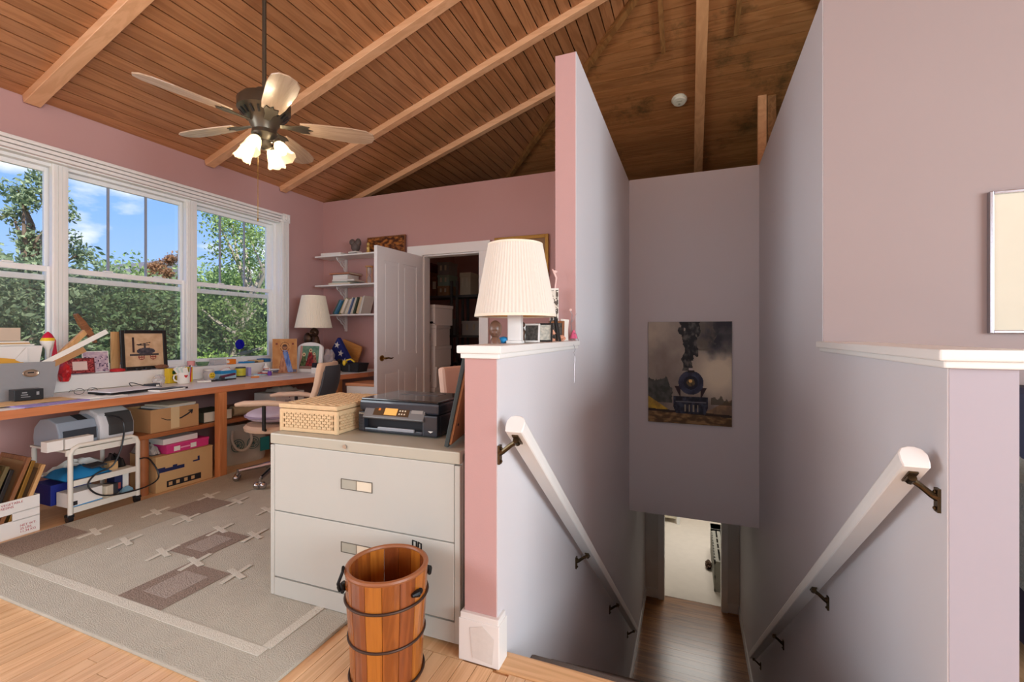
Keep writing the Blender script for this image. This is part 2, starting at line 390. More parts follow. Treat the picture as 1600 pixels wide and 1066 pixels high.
# caps of the half walls
CAPP = lambda x0, x1, y0, y1, zt: MB().box(x0-.022, x1+.022, y0-.022, y1, zt-.028, zt).box(x0-.012, x1+.012, y0-.012, y1, zt-.046, zt-.026)
struct(CAPP(XL0, XL1, 1.42, 2.575, 1.098).build('trim_1', WHITE, bevel=.005), 'white moulded cap on the pink half wall')
cr_ = struct(MB().box(XR0-.03, XR1+.035, 1.505, 2.75, 1.068, 1.098).box(XR0-.015, XR1+.018, 1.52, 2.75, 1.048, 1.07).build('trim_2', WHITE, bevel=.005), 'white moulded cap on the mauve half wall')
# baseboards
def bb(name, x0, x1, y0, y1, h=.13, z=0):
    m = MB().box(x0, x1, y0, y1, z, z+h-.02).box(x0+.004, x1-.004, y0+.004, y1-.004, z+h-.022, z+h)
    return struct(m.build(name, WHITE, bevel=.003), 'white baseboard round the foot of the wall')
bb('baseboard_left', XL0-.015, XL1+.014, 1.402, 1.475, .165)['label'] = 'scuffed white baseboard wrapped round the pink half wall end'
MB().prism([(-.70, .02), (-.625, .012), (-.618, .10), (-.66, .135), (-.71, .12)], 1, 1.4005, 1.4012).build('scuff', mat('scuff', (222, 218, 212), .9, var=.08, vs=60), bpy.data.objects['baseboard_left'])
bb('baseboard_back', XW, DX0-.1, YC-.015, YC-.0005)
bb('baseboard_right', XR1, XR1+.015, 1.54, 2.75)

# ------------------------------------------------------------ stairs and lower hall
st = struct(MB().box(XL1, XR0, 1.49, 1.5, -.2, -.028).build('stairs', CARP), 'carpeted staircase going down to the hall', 'stairs')
n = 14; rise = -ZL/n; run = (4.95-1.5)/(n-1)
for k in range(1, n):
    z = -k*rise; y = 1.5+(k-1)*run
    bx(XL1, XR0, y, y+run+.02, z-.04, z).build('tread', CARP, st, bevel=.012)
    bx(XL1, XR0, y+run-.01, y+run, z-rise, z-.04).build('riser', CARP, st)
lf = struct(bx(XL1-.2, XR0+.2, 4.6, 7.06, ZL-.2, ZL-.01).build('floor', mat('hall_sub', (130, 88, 54), .5)), 'dark wood plank floor at the foot of the stairs')
for i in range(19):
    y = 4.62+i*.128
    bx(XL1, XR0, y, y+.1265, ZL-.012, ZL).build('plank', DARKF, lf)
struct(bx(-2.4, 2.6, 7.06, 11.5, ZL-.2, ZL).build('floor', mat('pale_carpet', (218, 208, 196), .95, var=.06, vs=9, bump=.25, bs=260)), 'pale carpet of the room below')
lw = wl('wall_hall', 'white walls round the doorway at the stair foot', MB().box(XL1-.2, -.36, 6.96, 7.08, ZL, -.785).box(.42, XR0+.2, 6.96, 7.08, ZL, -.785).box(-.36, .42, 6.96, 7.08, ZL+2.05, -.785), WALLW)
for (x0, x1) in ((XL1, -.36), (.42, XR0)):
    bx(x0, x1, 6.945, 6.96, ZL, ZL+.13).build('baseboard', WHITE, lw)
    bx(x0, x1, 7.08, 7.095, ZL, ZL+.13).build('baseboard', WHITE, lw)
for x, sg in ((-.36, 1), (.42, -1)):
    bx(min(x, x+sg*.012), max(x, x+sg*.012), 6.94, 7.1, ZL, ZL+2.05).build('door_jamb', WHITE, lw)
    bx(x-.07 if sg > 0 else x, x if sg > 0 else x+.07, 6.925, 6.96, ZL+.0, ZL+2.1).build('casing', WHITE, lw)
struct(bx(XL1, XL1+.014, 5.0, 6.96, ZL, ZL+.12).build('baseboard_hall_left', WHITE)); struct(bx(XR0-.014, XR0, 5.0, 6.96, ZL, ZL+.12).build('baseboard_hall_right', WHITE))
for x0, x1, nm in ((XL1, XL1+.018, 'trim_3'), (XR0-.018, XR0, 'trim_4')):
    m = MB().prism([(4.3, -2.09), (4.3, -2.29), (4.98, ZL+.0), (5.25, ZL+.0), (5.25, ZL+.12), (5.0, ZL+.14)], 0, x0, x1)
    struct(m.build(nm, WHITE), 'sloping white skirt board beside the stairs')
wl('wall_hall_far', 'white walls and ceiling of the room below', MB().box(-2.5, 2.7, 11.4, 11.5, ZL, -.3).box(-2.5, -2.4, 7.08, 11.5, ZL, -.3).box(2.6, 2.7, 7.08, 11.5, ZL, -.3).box(-2.5, 2.7, 7.08, 11.5, -.35, -.25), WALLW)
light('room_below_lamp_offscreen', 'AREA', (.2, 9.0, -.37), 38, (1, .95, .88), (0, 0, 0), (1.2, 1.2))

# ------------------------------------------------------------ closet behind the door
cw = wl('wall_closet', 'pink side walls of the closet', MB().box(XW, XW+.02, YC+.12, YH-.1, 0, ZP).box(XL0-.06, XL0, YC+.12, YH-.1, -.25, ZP), PINK)
struct(bx(XW, XL0, YC+.12, YH-.1, -.01, .0).build('floor', mat('closet_floor', (120, 88, 60), .6)), 'closet floor')
# ------------------------------------------------------------ triple window
GLASS = clear('window_glass', (.97, .98, .98), gloss=.04); SCREEN = clear('insect_screen', (.92, .93, .92), (112, 118, 112), .22, .0)
VINYL = mat('white_vinyl', (240, 240, 238), .35, var=.01); GREYB = mat('grey_muntin', (150, 156, 168), .4)
gy = [(.99, 1.828), (1.952, 2.777), (2.906, 3.707)]; gz0, gzm, gz1 = .895, 1.593, 2.333; fw = .042
for i, (a, b) in enumerate(gy):
    w = struct(MB().box(-4.47, -4.37, a-.075, a-.04, .82, 2.40).box(-4.47, -4.37, b+.04, b+.075, .82, 2.40).box(-4.47, -4.37, a-.05, b+.05, 2.365, 2.40).box(-4.47, -4.37, a-.05, b+.05, .82, .855).build('window_%d' % (i+1), VINYL, bevel=.003),
        ['white double-hung window behind the grey storage bin', 'white double-hung window behind the framed locomotive drawing', 'white double-hung window with blue glass disc'][i])
    up = MB(); lo = MB()
    for (m, x0, x1, z0, z1) in ((up, -4.455, -4.425, gzm-.02, gz1), (lo, -4.42, -4.39, gz0, gzm)):
        m.box(x0, x1, a-fw, a, z0-fw, z1+fw).box(x0, x1, b, b+fw, z0-fw, z1+fw).box(x0, x1, a, b, z1, z1+fw).box(x0, x1, a, b, z0-fw, z0)
    us = up.build('upper_sash', VINYL, w, bevel=.004); ls = lo.build('lower_sash', VINYL, w, bevel=.004)
    bx(-4.442, -4.438, a, b, gzm, gz1).build('glass_pane', GLASS, us); bx(-4.407, -4.403, a, b, gz0, gzm).build('glass_pane', GLASS, ls)
    bx(-4.462, -4.461, a, b, gz0-.02, gzm).build('insect_screen', SCREEN, w)
    for k in (1, 2):
        y = a+(b-a)*k/3; bx(-4.446, -4.434, y-.008, y+.008, gzm, gz1).build('muntin', GREYB, us)
    for k in (.3, .75):
        y = a+(b-a)*k; bx(-4.40, -4.375, y-.03, y+.03, gzm+.04, gzm+.052).build('sash_lock', VINYL, ls, bevel=.004)
wt = struct(MB().box(XW, XW+.028, WY1-.005, WY1+.09, .836, 2.40).box(XW, XW+.028, WY0-.09, WY0+.005, .836, 2.40).build('trim_5', WHITE), 'white fluted casing round the triple window')
for k in range(3):
    z = 2.402+k*.03; bx(XW, XW+.026+.008*k, WY0-.1, WY1+.0, z, z+.026).build('casing_flute', WHITE, wt, bevel=.006)
for k in range(3):
    y = WY1+k*.03; bx(XW+.028, XW+.036, y+.002, y+.026, .84, 2.40).build('casing_flute', WHITE, wt, bevel=.004)
m = MB().box(XW, XW+.04, WY1, WY1+.095, 2.40, 2.495); m.mark().lathe([(.034, 0), (.034, .01), (.02, .004), (.012, .012), (.003, .012)], n=16).xf(Matrix.Translation((XW+.04, WY1+.047, 2.447)) @ Matrix.Rotation(PI/2, 4, 'Y'))
m.build('corner_block', WHITE, wt)
jm = MB().box(-4.40, XW, WY1-.012, WY1, .83, 2.40).box(-4.40, XW, WY0, WY0+.012, .83, 2.40).box(-4.40, XW, WY0, WY1, 2.388, 2.40)
jm.build('jamb', WHITE, wt)
for (a, b) in ((1.868, 1.912), (2.817, 2.866)):
    bx(-4.40, -4.355, a-.025, b+.025, .84, 2.39).build('mullion', WHITE, wt, bevel=.004)
    for k in range(3): bx(-4.357, -4.347, a-.015+k*.024, a+.0+k*.024, .84, 2.38).build('mullion_flute', WHITE, wt)
struct(bx(-4.46, -4.17, .82, 3.9, .72, .836).build('trim_6', WHITE, bevel=.006), 'deep white window ledge behind the desk')
# ------------------------------------------------------------ closet door
d = struct(MB().box(DX0-.115, DX0, YC-.022, YC, 0, 2.05).box(DX1, DX1+.105, YC-.022, YC, 0, 2.05).box(DX0-.2, DX1+.13, YC-.026, YC, 2.03, 2.14).box(DX0, DX0+.015, YC, YC+.12, 0, 2.03).box(DX1-.015, DX1, YC, YC+.12, 0, 2.03).box(DX0, DX1, YC, YC+.12, 2.015, 2.03).build('door_1', WHITE, bevel=.003), 'white panelled closet door standing open by the shelves')
leaf = MB(); lw_, lh = .735, 2.015
pans = [(.10, .335, .92, 1.88), (.405, .64, .92, 1.88), (.10, .335, .2, .76), (.405, .64, .2, .76)]
leaf.box(0, lw_, -.012, .012, .01, lh)
for s_ in (-1, 1):
    y0, y1 = (.012, .019) if s_ > 0 else (-.019, -.012)
    leaf.box(0, .10, y0, y1, .01, lh).box(.64, lw_, y0, y1, .01, lh).box(.335, .405, y0, y1, .01, lh)
    for z0, z1 in ((.01, .2), (.76, .92), (1.88, lh)): leaf.box(.10, .335, y0, y1, z0, z1); leaf.box(.405, .64, y0, y1, z0, z1)
lfo = leaf.build('leaf', mat('door_white', (226, 225, 224), .45, var=.015), d); lfo.location = (-2.855, YC-.03, 0); lfo.rotation_euler = (0, 0, math.radians(-93.5))
for (a, b, z0, z1) in pans:
    for s_ in (-1, 1):
        y0, y1 = (.012, .018) if s_ > 0 else (-.018, -.012)
        bx(a+.03, b-.03, y0, y1, z0+.035, z1-.035).build('panel', MC['door_white'], lfo, bevel=.004)
BRASS = mat('aged_brass', (150, 118, 60), .25, 1)
m = MB().cyl((.67, -.02, .89), (.67, -.028, .89), .03, n=16).cyl((.67, -.02, .89), (.67, -.075, .89), .010, n=10).tube([(.67, -.07, .89), (.63, -.073, .893), (.58, -.07, .885), (.55, -.066, .893)], [.011, .009, .008, .005])
m.cyl((.67, .02, .89), (.67, .028, .89), .03, n=16).cyl((.67, .02, .89), (.67, .075, .89), .010, n=10).tube([(.67, .07, .89), (.63, .073, .893), (.58, .07, .885), (.55, .066, .893)], [.011, .009, .008, .005])
m.build('lever_handle', BRASS, lfo, smooth=True)

# added window frames on the solid rear, right and left walls, round the area lights
def added_frame(nm, lb, axis, at, c, w, h, n):
    m = MB(); a0, a1 = (at-.02, at+.02)
    def b(u0, u1, z0, z1): m.box(u0, u1, a0, a1, z0, z1) if axis == 1 else m.box(a0, a1, u0, u1, z0, z1)
    b(c-w/2-.1, c-w/2, 1.75-h/2-.1, 1.75+h/2+.1); b(c+w/2, c+w/2+.1, 1.75-h/2-.1, 1.75+h/2+.1); b(c-w/2, c+w/2, 1.75+h/2, 1.75+h/2+.1); b(c-w/2, c+w/2, 1.75-h/2-.1, 1.75-h/2)
    return struct(m.build(nm, WHITE), lb)
added_frame('window_4', 'wide added window frame on the wall behind the viewer', 1, -4.0, -.4, 6.4, 1.9, 4); added_frame('window_5', 'added window frame on the right outer wall', 0, 4.51, -.9, 4.0, 1.8, 3); added_frame('window_6', 'added window frame further along the left wall', 0, -4.31, -1.6, 3.4, 1.6, 3)

# ------------------------------------------------------------ common object builders
KRAFT = mat('kraft_cardboard', (186, 142, 96), .85, var=.06, vs=12); KRAFT2 = mat('kraft_pale', (204, 168, 118), .85, var=.06, vs=12)
WCARD = mat('white_cardboard', (232, 228, 222), .75, var=.03); PAPER = mat('paper', (238, 236, 228), .8, var=.02); PAPER2 = mat('old_paper', (222, 212, 190), .85, var=.05)
BLACK = mat('black_plastic', (26, 27, 30), .35, var=.04); DGREY = mat('dark_grey_plastic', (58, 62, 68), .4); MGREY = mat('mid_grey_plastic', (128, 132, 138), .45)
STEEL = mat('chrome', (190, 190, 192), .18, 1); BRONZE = mat('bronze_bracket', (92, 78, 58), .35, 1); IVORY = mat('ivory_enamel', (222, 218, 206), .45, var=.03)
NAVY = mat('navy', (34, 40, 82), .7); REDM = mat('red_paint', (200, 40, 44), .5); ORANGE = mat('orange', (232, 130, 40), .6); YELLOW = mat('yellow', (232, 196, 48), .6)
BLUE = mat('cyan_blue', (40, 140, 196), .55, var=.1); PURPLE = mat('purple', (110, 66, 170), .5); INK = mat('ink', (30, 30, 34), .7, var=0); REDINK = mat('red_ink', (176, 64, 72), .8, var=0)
TAN = wood('tan_wood', (190, 140, 86), (214, 168, 112), 2, 14, .5, .1, .1); BROWNW = wood('brown_wood', (110, 66, 36), (146, 94, 54), 2, 14, .5, .1, .1)
BLKF = mat('black_frame', (34, 30, 28), .4); GOLDF = mat('gilt_frame', (150, 110, 48), .4, .6, var=.2, vs=30)
PLASTIC = clear('clear_plastic', (.97, .97, .97), (225, 222, 222), .32, .12)
SHADE = mat('pleated_shade', (238, 228, 206), .8, var=.02)
def box_thing(name, label, cat, loc, rz, sx, sy, sz, mt, bev=.003, group=None, rot=None):
    o = cbox(sx, sy, sz).build(name, mt, bevel=bev); place(o, loc, rot or (0, 0, rz)); return tag(o, label, cat, group)
def carton(name, label, cat, loc, rz, sx, sy, sz, mt, opened=False, tape=True, group=None):
    t = thing(name, label, cat, loc, rz, group); k = .005
    if opened:
        m = MB().box(-sx/2, sx/2, -sy/2, sy/2, 0, k).box(-sx/2, sx/2, -sy/2, -sy/2+k, k, sz).box(-sx/2, sx/2, sy/2-k, sy/2, k, sz).box(-sx/2, -sx/2+k, -sy/2+k, sy/2-k, k, sz).box(sx/2-k, sx/2, -sy/2+k, sy/2-k, k, sz)
        m.build('body', mt, t)
    else:
        m = MB().box(-sx/2, sx/2, -sy/2, sy/2, 0, sz-.003).box(-sx/2, sx/2, -sy/2, -.002, sz-.003, sz).box(-sx/2, sx/2, .002, sy/2, sz-.003, sz)
        m.build('body', mt, t)
        if tape: MB().box(-sx/2-.0008, sx/2+.0008, -.025, .025, sz-.001, sz+.0012).box(-sx/2-.001, -sx/2+.0002, -.025, .025, sz-.07, sz).box(sx/2-.0002, sx/2+.001, -.025, .025, sz-.07, sz).build('tape', mat('packing_tape', (212, 184, 140), .3), t)
    return t
def frame(name, label, cat, loc, rz, w, h, fwid, dep, mf, fn=None, nx=40, ny=40, tilt=0, mt=None, mount=0, mountm=None):
    t = thing(name, label, cat, loc, rz); t.rotation_euler[0] = math.radians(-tilt)
    MB().box(-w/2, -w/2+fwid, -dep, 0, 0, h).box(w/2-fwid, w/2, -dep, 0, 0, h).box(-w/2+fwid, w/2-fwid, -dep, 0, 0, fwid).box(-w/2+fwid, w/2-fwid, -dep, 0, h-fwid, h).build('border', mf, t, bevel=min(.003, fwid/4))
    bx(-w/2+fwid*.5, w/2-fwid*.5, -.004, 0.002, fwid*.5, h-fwid*.5).build('backing', mat('backing_board', (150, 112, 76), .9), t)
    if mount: bx(-w/2+fwid, w/2-fwid, -dep*.5, -.0045, fwid, h-fwid).build('mount', mountm or PAPER, t)
    iw, ih = w-2*fwid-2*mount, h-2*fwid-2*mount
    if fn:
        a = art('print', iw, ih, nx, ny, fn, t); a.location = (-iw/2, -dep*.5-.001, fwid+mount)
    elif mt: bx(-iw/2, iw/2, -dep*.5-.001, -.004, fwid+mount, h-fwid-mount).build('print', mt, t)
    return t
def book(name, label, loc, rz, th, dep, h, mt, lean=0, flat=False, group=None, pm=PAPER2):
    t = thing(name, label, 'book', loc, rz, group)
    if flat: t.rotation_euler = (0, math.radians(90), math.radians(rz))
    else: t.rotation_euler = (0, math.radians(lean), math.radians(rz))
    MB().box(0, .002, 0, dep, 0, h).box(th-.002, th, 0, dep, 0, h).box(0, th, 0, .003, 0, h).build('cover', mt, t)
    bx(.002, th-.002, .003, dep-.004, .003, h-.004).build('pages', pm, t)
    return t

# ------------------------------------------------------------ ceiling fan
FANM = mat('fan_bronze', (92, 84, 72), .35, .7); BLADE = wood('fan_blade', (176, 146, 120), (204, 176, 148), 0, 10, .25, .08, .02, .5)
def glowmat(name, col, em):
    m, t, b = base(name); nn = t.nodes.new; lk = t.links.new
    tr = nn('ShaderNodeBsdfTransparent'); tl = nn('ShaderNodeBsdfTranslucent'); tl.inputs[0].default_value = (*rgb(col), 1); e_ = nn('ShaderNodeEmission'); e_.inputs[0].default_value = (*rgb(col), 1); e_.inputs[1].default_value = em
    a = nn('ShaderNodeMixShader'); a.inputs[0].default_value = .55; lk(tr.outputs[0], a.inputs[1]); lk(tl.outputs[0], a.inputs[2])
    s_ = nn('ShaderNodeAddShader'); lk(a.outputs[0], s_.inputs[0]); lk(e_.outputs[0], s_.inputs[1]); lk(s_.outputs[0], t.nodes['Material Output'].inputs[0])
    return m
GLOW = glowmat('lit_frosted_glass', (255, 232, 184), .6); BULB = mat('lit_bulb', (255, 240, 205), .5, emit=14, var=0)
FX, FY, FZ = -2.545, 2.114, 2.49
fan = thing('ceiling_fan', 'five-blade bronze ceiling fan with lit glass shades', 'ceiling fan', (FX, FY, FZ))
zt = zA(FX)-FZ
MB().lathe([(.0, zt+.03), (.075, zt+.03), (.075, zt-.02), (.03, zt-.075), (.014, zt-.08), (0, zt-.08)][1:5], n=24).build('canopy', FANM, fan, True)
MB().cyl((0, 0, .2), (0, 0, zt-.05), .013, n=12).build('downrod', FANM, fan, True)
MB().lathe([(.02, .22), (.05, .21), (.06, .17), (.13, .16), (.155, .13), (.155, .075), (.14, .06), (.10, .02), (.09, 0), (.075, -.03), (.07, -.05)], n=32).build('motor_housing', FANM, fan, True)
for k in range(20):
    vm = MB()
    a = 2*PI*k/20; p = Vector((math.cos(a), math.sin(a), 0)); vm.bar(p*.142+Vector((0, 0, .055)), p*.112+Vector((0, 0, .024)), .012, .004); vm.build('vent_slot', BLACK, fan)
out = [(.21, -.052), (.3, -.066), (.52, -.08), (.62, -.073), (.665, -.046), (.68, 0), (.665, .046), (.62, .073), (.52, .08), (.3, .066), (.21, .052)]
for k in range(5):
    a = math.radians(41.8+72*k)
    b_ = MB().prism(out, 2, -.004, .004).build('blade', BLADE, fan, bevel=.002, seg=1); b_.rotation_euler = (math.radians(-12), 0, a)
    m = MB().prism([(.09, -.018), (.16, -.022), (.22, -.04), (.27, -.034), (.255, -.012), (.29, 0), (.255, .012), (.27, .034), (.22, .04), (.16, .022), (.09, .018)], 2, -.010, -.004)
    m.build('blade_iron', FANM, b_, bevel=.002, seg=1)
MB().lathe([(.07, -.05), (.075, -.075), (.06, -.1), (.04, -.115), (.04, -.15), (.025, -.165), (.004, -.17)], n=24).build('light_kit', FANM, fan, True)
for k in range(4):
    a = math.radians(20+90*k); M = Matrix.Rotation(a, 4, 'Z') @ Matrix.Translation((.085, 0, -.125)) @ Matrix.Rotation(math.radians(-32), 4, 'Y')
    n_ = 20
    rs = []
    for (r, z) in ((.022, 0), (.034, -.02), (.042, -.055), (.046, -.09), (.056, -.125)):
        rs.append([M @ Vector(((r+(.004*math.cos(6*2*PI*i/n_) if z < -.1 else 0))*math.cos(2*PI*i/n_), r*math.sin(2*PI*i/n_), z+(.006*math.cos(6*2*PI*i/n_) if z < -.12 else 0))) for i in range(n_)])
    g = MB().rings(rs, cap=False).build('glass_shade', GLOW, fan, True)
    m = MB(); m.mark().ball((0, 0, -.065), (.02, .02, .028), 12, 8); m.xf(M); m.build('bulb', BULB, g, True)
    m = MB(); m.mark().lathe([(.018, .02), (.026, .012), (.026, -.008)], n=16); m.xf(M); m.bar((math.cos(a)*.03, math.sin(a)*.03, -.12), (math.cos(a)*.085, math.sin(a)*.085, -.115), .014, .014); m.build('shade_holder', FANM, fan)
    lp = M @ Vector((0, 0, -.065))
    light('fan_bulb', 'POINT', (FX+lp.x, FY+lp.y, FZ+lp.z), 19, (1, .85, .62), radius=.022)
MB().cyl((-.02, -.03, -.16), (-.02, -.03, -.62), .0018, n=6).ball((-.02, -.03, -.625), (.005, .005, .012), 8, 6).build('pull_chain', BRASS, fan)
# smoke detector on the hip slope
sd = thing('smoke_detector', 'round cream smoke detector on the sloping board ceiling', 'smoke detector', (-.108, 5.22, zB(5.22)-.003)); sd.rotation_euler = (math.radians(-18.4), 0, 0)
CREAM = mat('cream_plastic', (226, 222, 200), .5)
MB().lathe([(.08, 0), (.08, -.012), (.074, -.016)], n=28).build('base_plate', CREAM, sd, True); MB().lathe([(.068, -.014), (.07, -.03), (.06, -.042), (.02, -.046)], n=28).build('cover', CREAM, sd, True)
MB().box(-.03, .03, -.02, -.014, -.0475, -.044).box(-.01, .01, .01, .03, -.049, -.044).build('vent', mat('cream_dark', (170, 166, 140), .6), sd)

# ------------------------------------------------------------ handrails
def handrail(label, x, wallx, y0, z0, y1, z1, ys):
    t = thing('handrail', label, 'handrail', (x, y0, z0)); sl = (z1-z0)/(y1-y0)
    d = Vector((0, 1, sl)).normalized(); u = Vector((0, -d.z, d.y))
    prof = [(-.03, -.028), (.03, -.028), (.033, -.01), (.033, .012), (.024, .028), (.008, .034), (-.008, .034), (-.024, .028), (-.033, .012), (-.033, -.01)]
    L_ = (y1-y0)/d.y
    rs = [[Vector((px, 0, 0))+u*pz+d*s_ for (px, pz) in prof] for s_ in (0, L_)]
    MB().rings(rs).build('rail', WHITE, t, bevel=.003, seg=1)
    s_ = 1 if wallx > x else -1; wx = wallx-x
    for y in ys:
        p = Vector((0, y-y0, sl*(y-y0)))-u*.03
        m = MB().bar(p-d*.03, p+d*.03, .022, .006, up=u).cyl(p-u*.008-d*.012, p-u*.008+d*.012, .011, n=10)
        m.tube([p-u*.008, p+Vector((wx*.35, 0, -.022)), p+Vector((wx*.75, 0, -.045)), p+Vector((wx*.96, 0, -.05))], [.009, .008, .009, .013], 8)
        q = p+Vector((wx-s_*.004, 0, -.055))
        m.box(q.x-.004, q.x+.004, q.y-.011, q.y+.011, q.z-.035, q.z+.03); m.ball((q.x-s_*.006, q.y, q.z-.025), .005, 8, 5).ball((q.x-s_*.006, q.y, q.z+.02), .005, 8, 5)
        m.build('bracket', BRONZE, t, smooth=False)
    return t
handrail('white wooden handrail on the wall below the half wall lamp', -.545, XL1, 1.41, .835, 4.93, -1.99, (1.45, 2.58, 3.75, 4.88))
handrail('white wooden handrail on the wall beside the mauve half wall', .572, XR0, 1.555, .80, 4.98, -2.02, (1.60, 2.66, 3.80, 4.93))

# ------------------------------------------------------------ desk along the window
LAM = mat('white_laminate', (232, 230, 224), .35, var=.03, vs=3)
dk = thing('built_in_desk', 'long built-in desk with white top and orange wood edge', 'desk', (-3.9, 2.4, 0))
fr = [(-3.47, .75), (-3.47, 2.7), (-3.24, 3.97)]
def loc2(pts): return [(x+3.9, y-2.4) for x, y in pts]
MB().prism(loc2([(-4.30, .75)]+[(x-.02, y) for x, y in fr]+[(-3.32, 4.40), (-4.30, 4.40)]), 2, .685, .718).build('desk_top', LAM, dk)
for (a, b) in zip(fr[:-1], fr[1:]): MB().bar((a[0]+3.89, a[1]-2.4, .693), (b[0]+3.89, b[1]-2.4, .693), .022, .047).build('edge_strip', DESKW, dk)
MB().bar((fr[-1][0]+3.89, fr[-1][1]-2.4, .693), (-3.32+3.9, 4.40-2.4, .693), .022, .047).build('edge_strip', DESKW, dk)
for (x, y) in ((-3.475, 2.492), (-3.42, 3.72), (-3.475, .9)): bx(x+3.9-.03, x+3.9+.03, y-2.4-.03, y-2.4+.03, 0, .672).build('post', DESKV, dk, bevel=.003)
MB().cyl((-3.585+3.9, 2.005-2.4, 0), (-3.585+3.9, 2.005-2.4, .398), .032, n=16).build('round_leg', mat('copper_wood', (170, 104, 62), .4, var=.15, vs=10), dk, True)
bx(-4.28+3.9, -3.53+3.9, 1.945-2.4, 3.68-2.4, .398, .428).build('lower_shelf', wood('shelf_wood', (140, 80, 44), (172, 106, 62), 1, 12, .4, .06, .05), dk)

# ------------------------------------------------------------ on the desk, from the bin onwards
Z = .719
GREYF = mat('grey_felt', (150, 150, 152), .85, var=.04, vs=40)
bn = thing('storage_bin', 'grey felt storage bin with oval metal badge on the desk', 'bin', (-4.03, 1.47, Z), 90)
def taper(bw, bd, tw, td, h, k=.006):
    o = [[(-bw, -bd, 0), (bw, -bd, 0), (bw, bd, 0), (-bw, bd, 0)], [(-tw, -td, h), (tw, -td, h), (tw, td, h), (-tw, td, h)], [(-tw+k, -td+k, h), (tw-k, -td+k, h), (tw-k, td-k, h), (-tw+k, td-k, h)], [(-bw+k, -bd+k, k), (bw-k, -bd+k, k), (bw-k, bd-k, k), (-bw+k, bd-k, k)]]
    return MB().rings(o)
taper(.205, .085, .235, .10, .235).build('body', GREYF, bn)
m = MB(); m.mark().lathe([(.036, 0), (.04, .003), (.036, .006), (.028, .003), (.027, .002)], n=24, sy=.62).xf(Matrix.Translation((.09, -.097, .165)) @ Matrix.Rotation(PI/2-.07, 4, 'X'))
m.build('badge', mat('badge_metal', (190, 172, 150), .3, .8), bn, True); place(cbox(.03, .002, .016).build('card_slot', INK, bn), (.09, -.098, .157))
db = thing('document_box', 'white paper box standing in the grey bin', 'box', (-4.055, 1.455, Z+.008), 90)
taper(.150, .042, .19, .055, .332).build('body', WCARD, db)
fp_ = MB().prism([(.045, .0), (.115, .0), (.105, .10)], 1, -.002, 0).build('folded_flap', WCARD, db); fp_.location = (0, -.0535, .228); fp_.rotation_euler = (math.radians(10), 0, math.radians(-6))
mn = bx(-.14, .14, -.001, .001, -.018, .018).build('manila_strip', mat('manila_orange', (226, 166, 62), .7), None); place(mn, (-3.992, 1.41, Z+.255), (0, 9, 90)); tag(mn, 'orange manila strip tucked in front of the white paper box', 'envelope')
for i, (a, b, z, mt_) in enumerate(((.30, .13, .342, PAPER), (.28, .12, .352, KRAFT2), (.30, .11, .360, PAPER))):
    o = cbox(a, b, .009).build('paper_sheaf', mt_); place(o, (-4.055, 1.45-.01*i, Z+z), (0, 0, 90+2*i)); tag(o, ['white sheaf of paper lowest on the paper box', 'tan folder between white sheaves on the paper box', 'white sheaf of paper topmost on the paper box'][i], 'paper')
o = bx(-.1, .1, -.004, .004, 0, .085).build('cardboard_lid', mat('beige_card', (204, 186, 166), .8)); place(o, (-4.10, 1.475, Z+.372), (0, 0, 90)); tag(o, 'beige cardboard lid standing behind the papers by the window', 'lid')
# paper cone, mallet, ruler, wood offcut sticking out of the bin
pc = thing('paper_cone', 'paper cone with red and yellow tip in the bin', 'cone', (-4.035, 1.686, Z+.31), 0)
MB().lathe([(.004, -.13), (.012, 0), (.038, .045), (.040, .06)], n=16).build('white_base', PAPER, pc, True); MB().lathe([(.040, .06), (.031, .08)], n=16).build('yellow_band', YELLOW, pc, True); MB().lathe([(.031, .08), (.02, .104), (.003, .122)], n=16).build('red_tip', mat('crimson', (196, 24, 60), .6), pc, True)
rf = MB().prism([(0, 0), (.045, .0), (.03, .18)], 1, -.004, .004).build('red_folder', mat('dark_red', (166, 28, 52), .6)); place(rf, (-3.955, 1.66, Z+.2), (0, 0, 90)); tag(rf, 'dark red folder edge poking out of the bin', 'folder')
ml = thing('mallet', 'old wooden mallet leaning out of the grey bin', 'mallet', (-3.972, 1.551, Z+.081))
dirv = Vector((0, .27, .31)).normalized()
MB().bar((0, 0, 0), tuple(dirv*.505), .034, .03, up=(1, 0, 0)).build('handle', TAN, ml, bevel=.004)
hc = dirv*.478; hp = Vector((0, -.5, .87)).normalized()
h_ = MB().prism([(-.10, -.006), (-.03, -.02), (.06, -.022), (.13, -.01), (.13, .004), (.06, .016), (-.03, .014), (-.10, .006)], 1, -.02, .02).build('head', BROWNW, ml, bevel=.003)
h_.location = hc; h_.rotation_euler = (0, math.radians(0), 0); h_.rotation_mode = 'QUATERNION'; h_.rotation_quaternion = Matrix((Vector((0, hp.y, hp.z)), Vector((-1, 0, 0)), Vector((0, hp.z, -hp.y))*-1)).transposed().to_quaternion()
o = MB().bar((-.008, -.085, -.055), (.03, .31, .20), .005, .032, up=(0, -.5, .8)).build('ruler', PAPER); place(o, (-3.95, 1.65, Z+.236)); tag(o, 'white ruler slanting out of the bin below the mallet', 'ruler')
o = MB().bar((-.008, -.06, -.036), (.02, .14, .085), .02, .034, up=(0, -.5, .8)).build('wood_offcut', mat('offcut', (176, 130, 84), .7)); place(o, (-3.94, 1.69, Z+.225)); tag(o, 'short wooden offcut under the ruler in the bin', 'wood block')
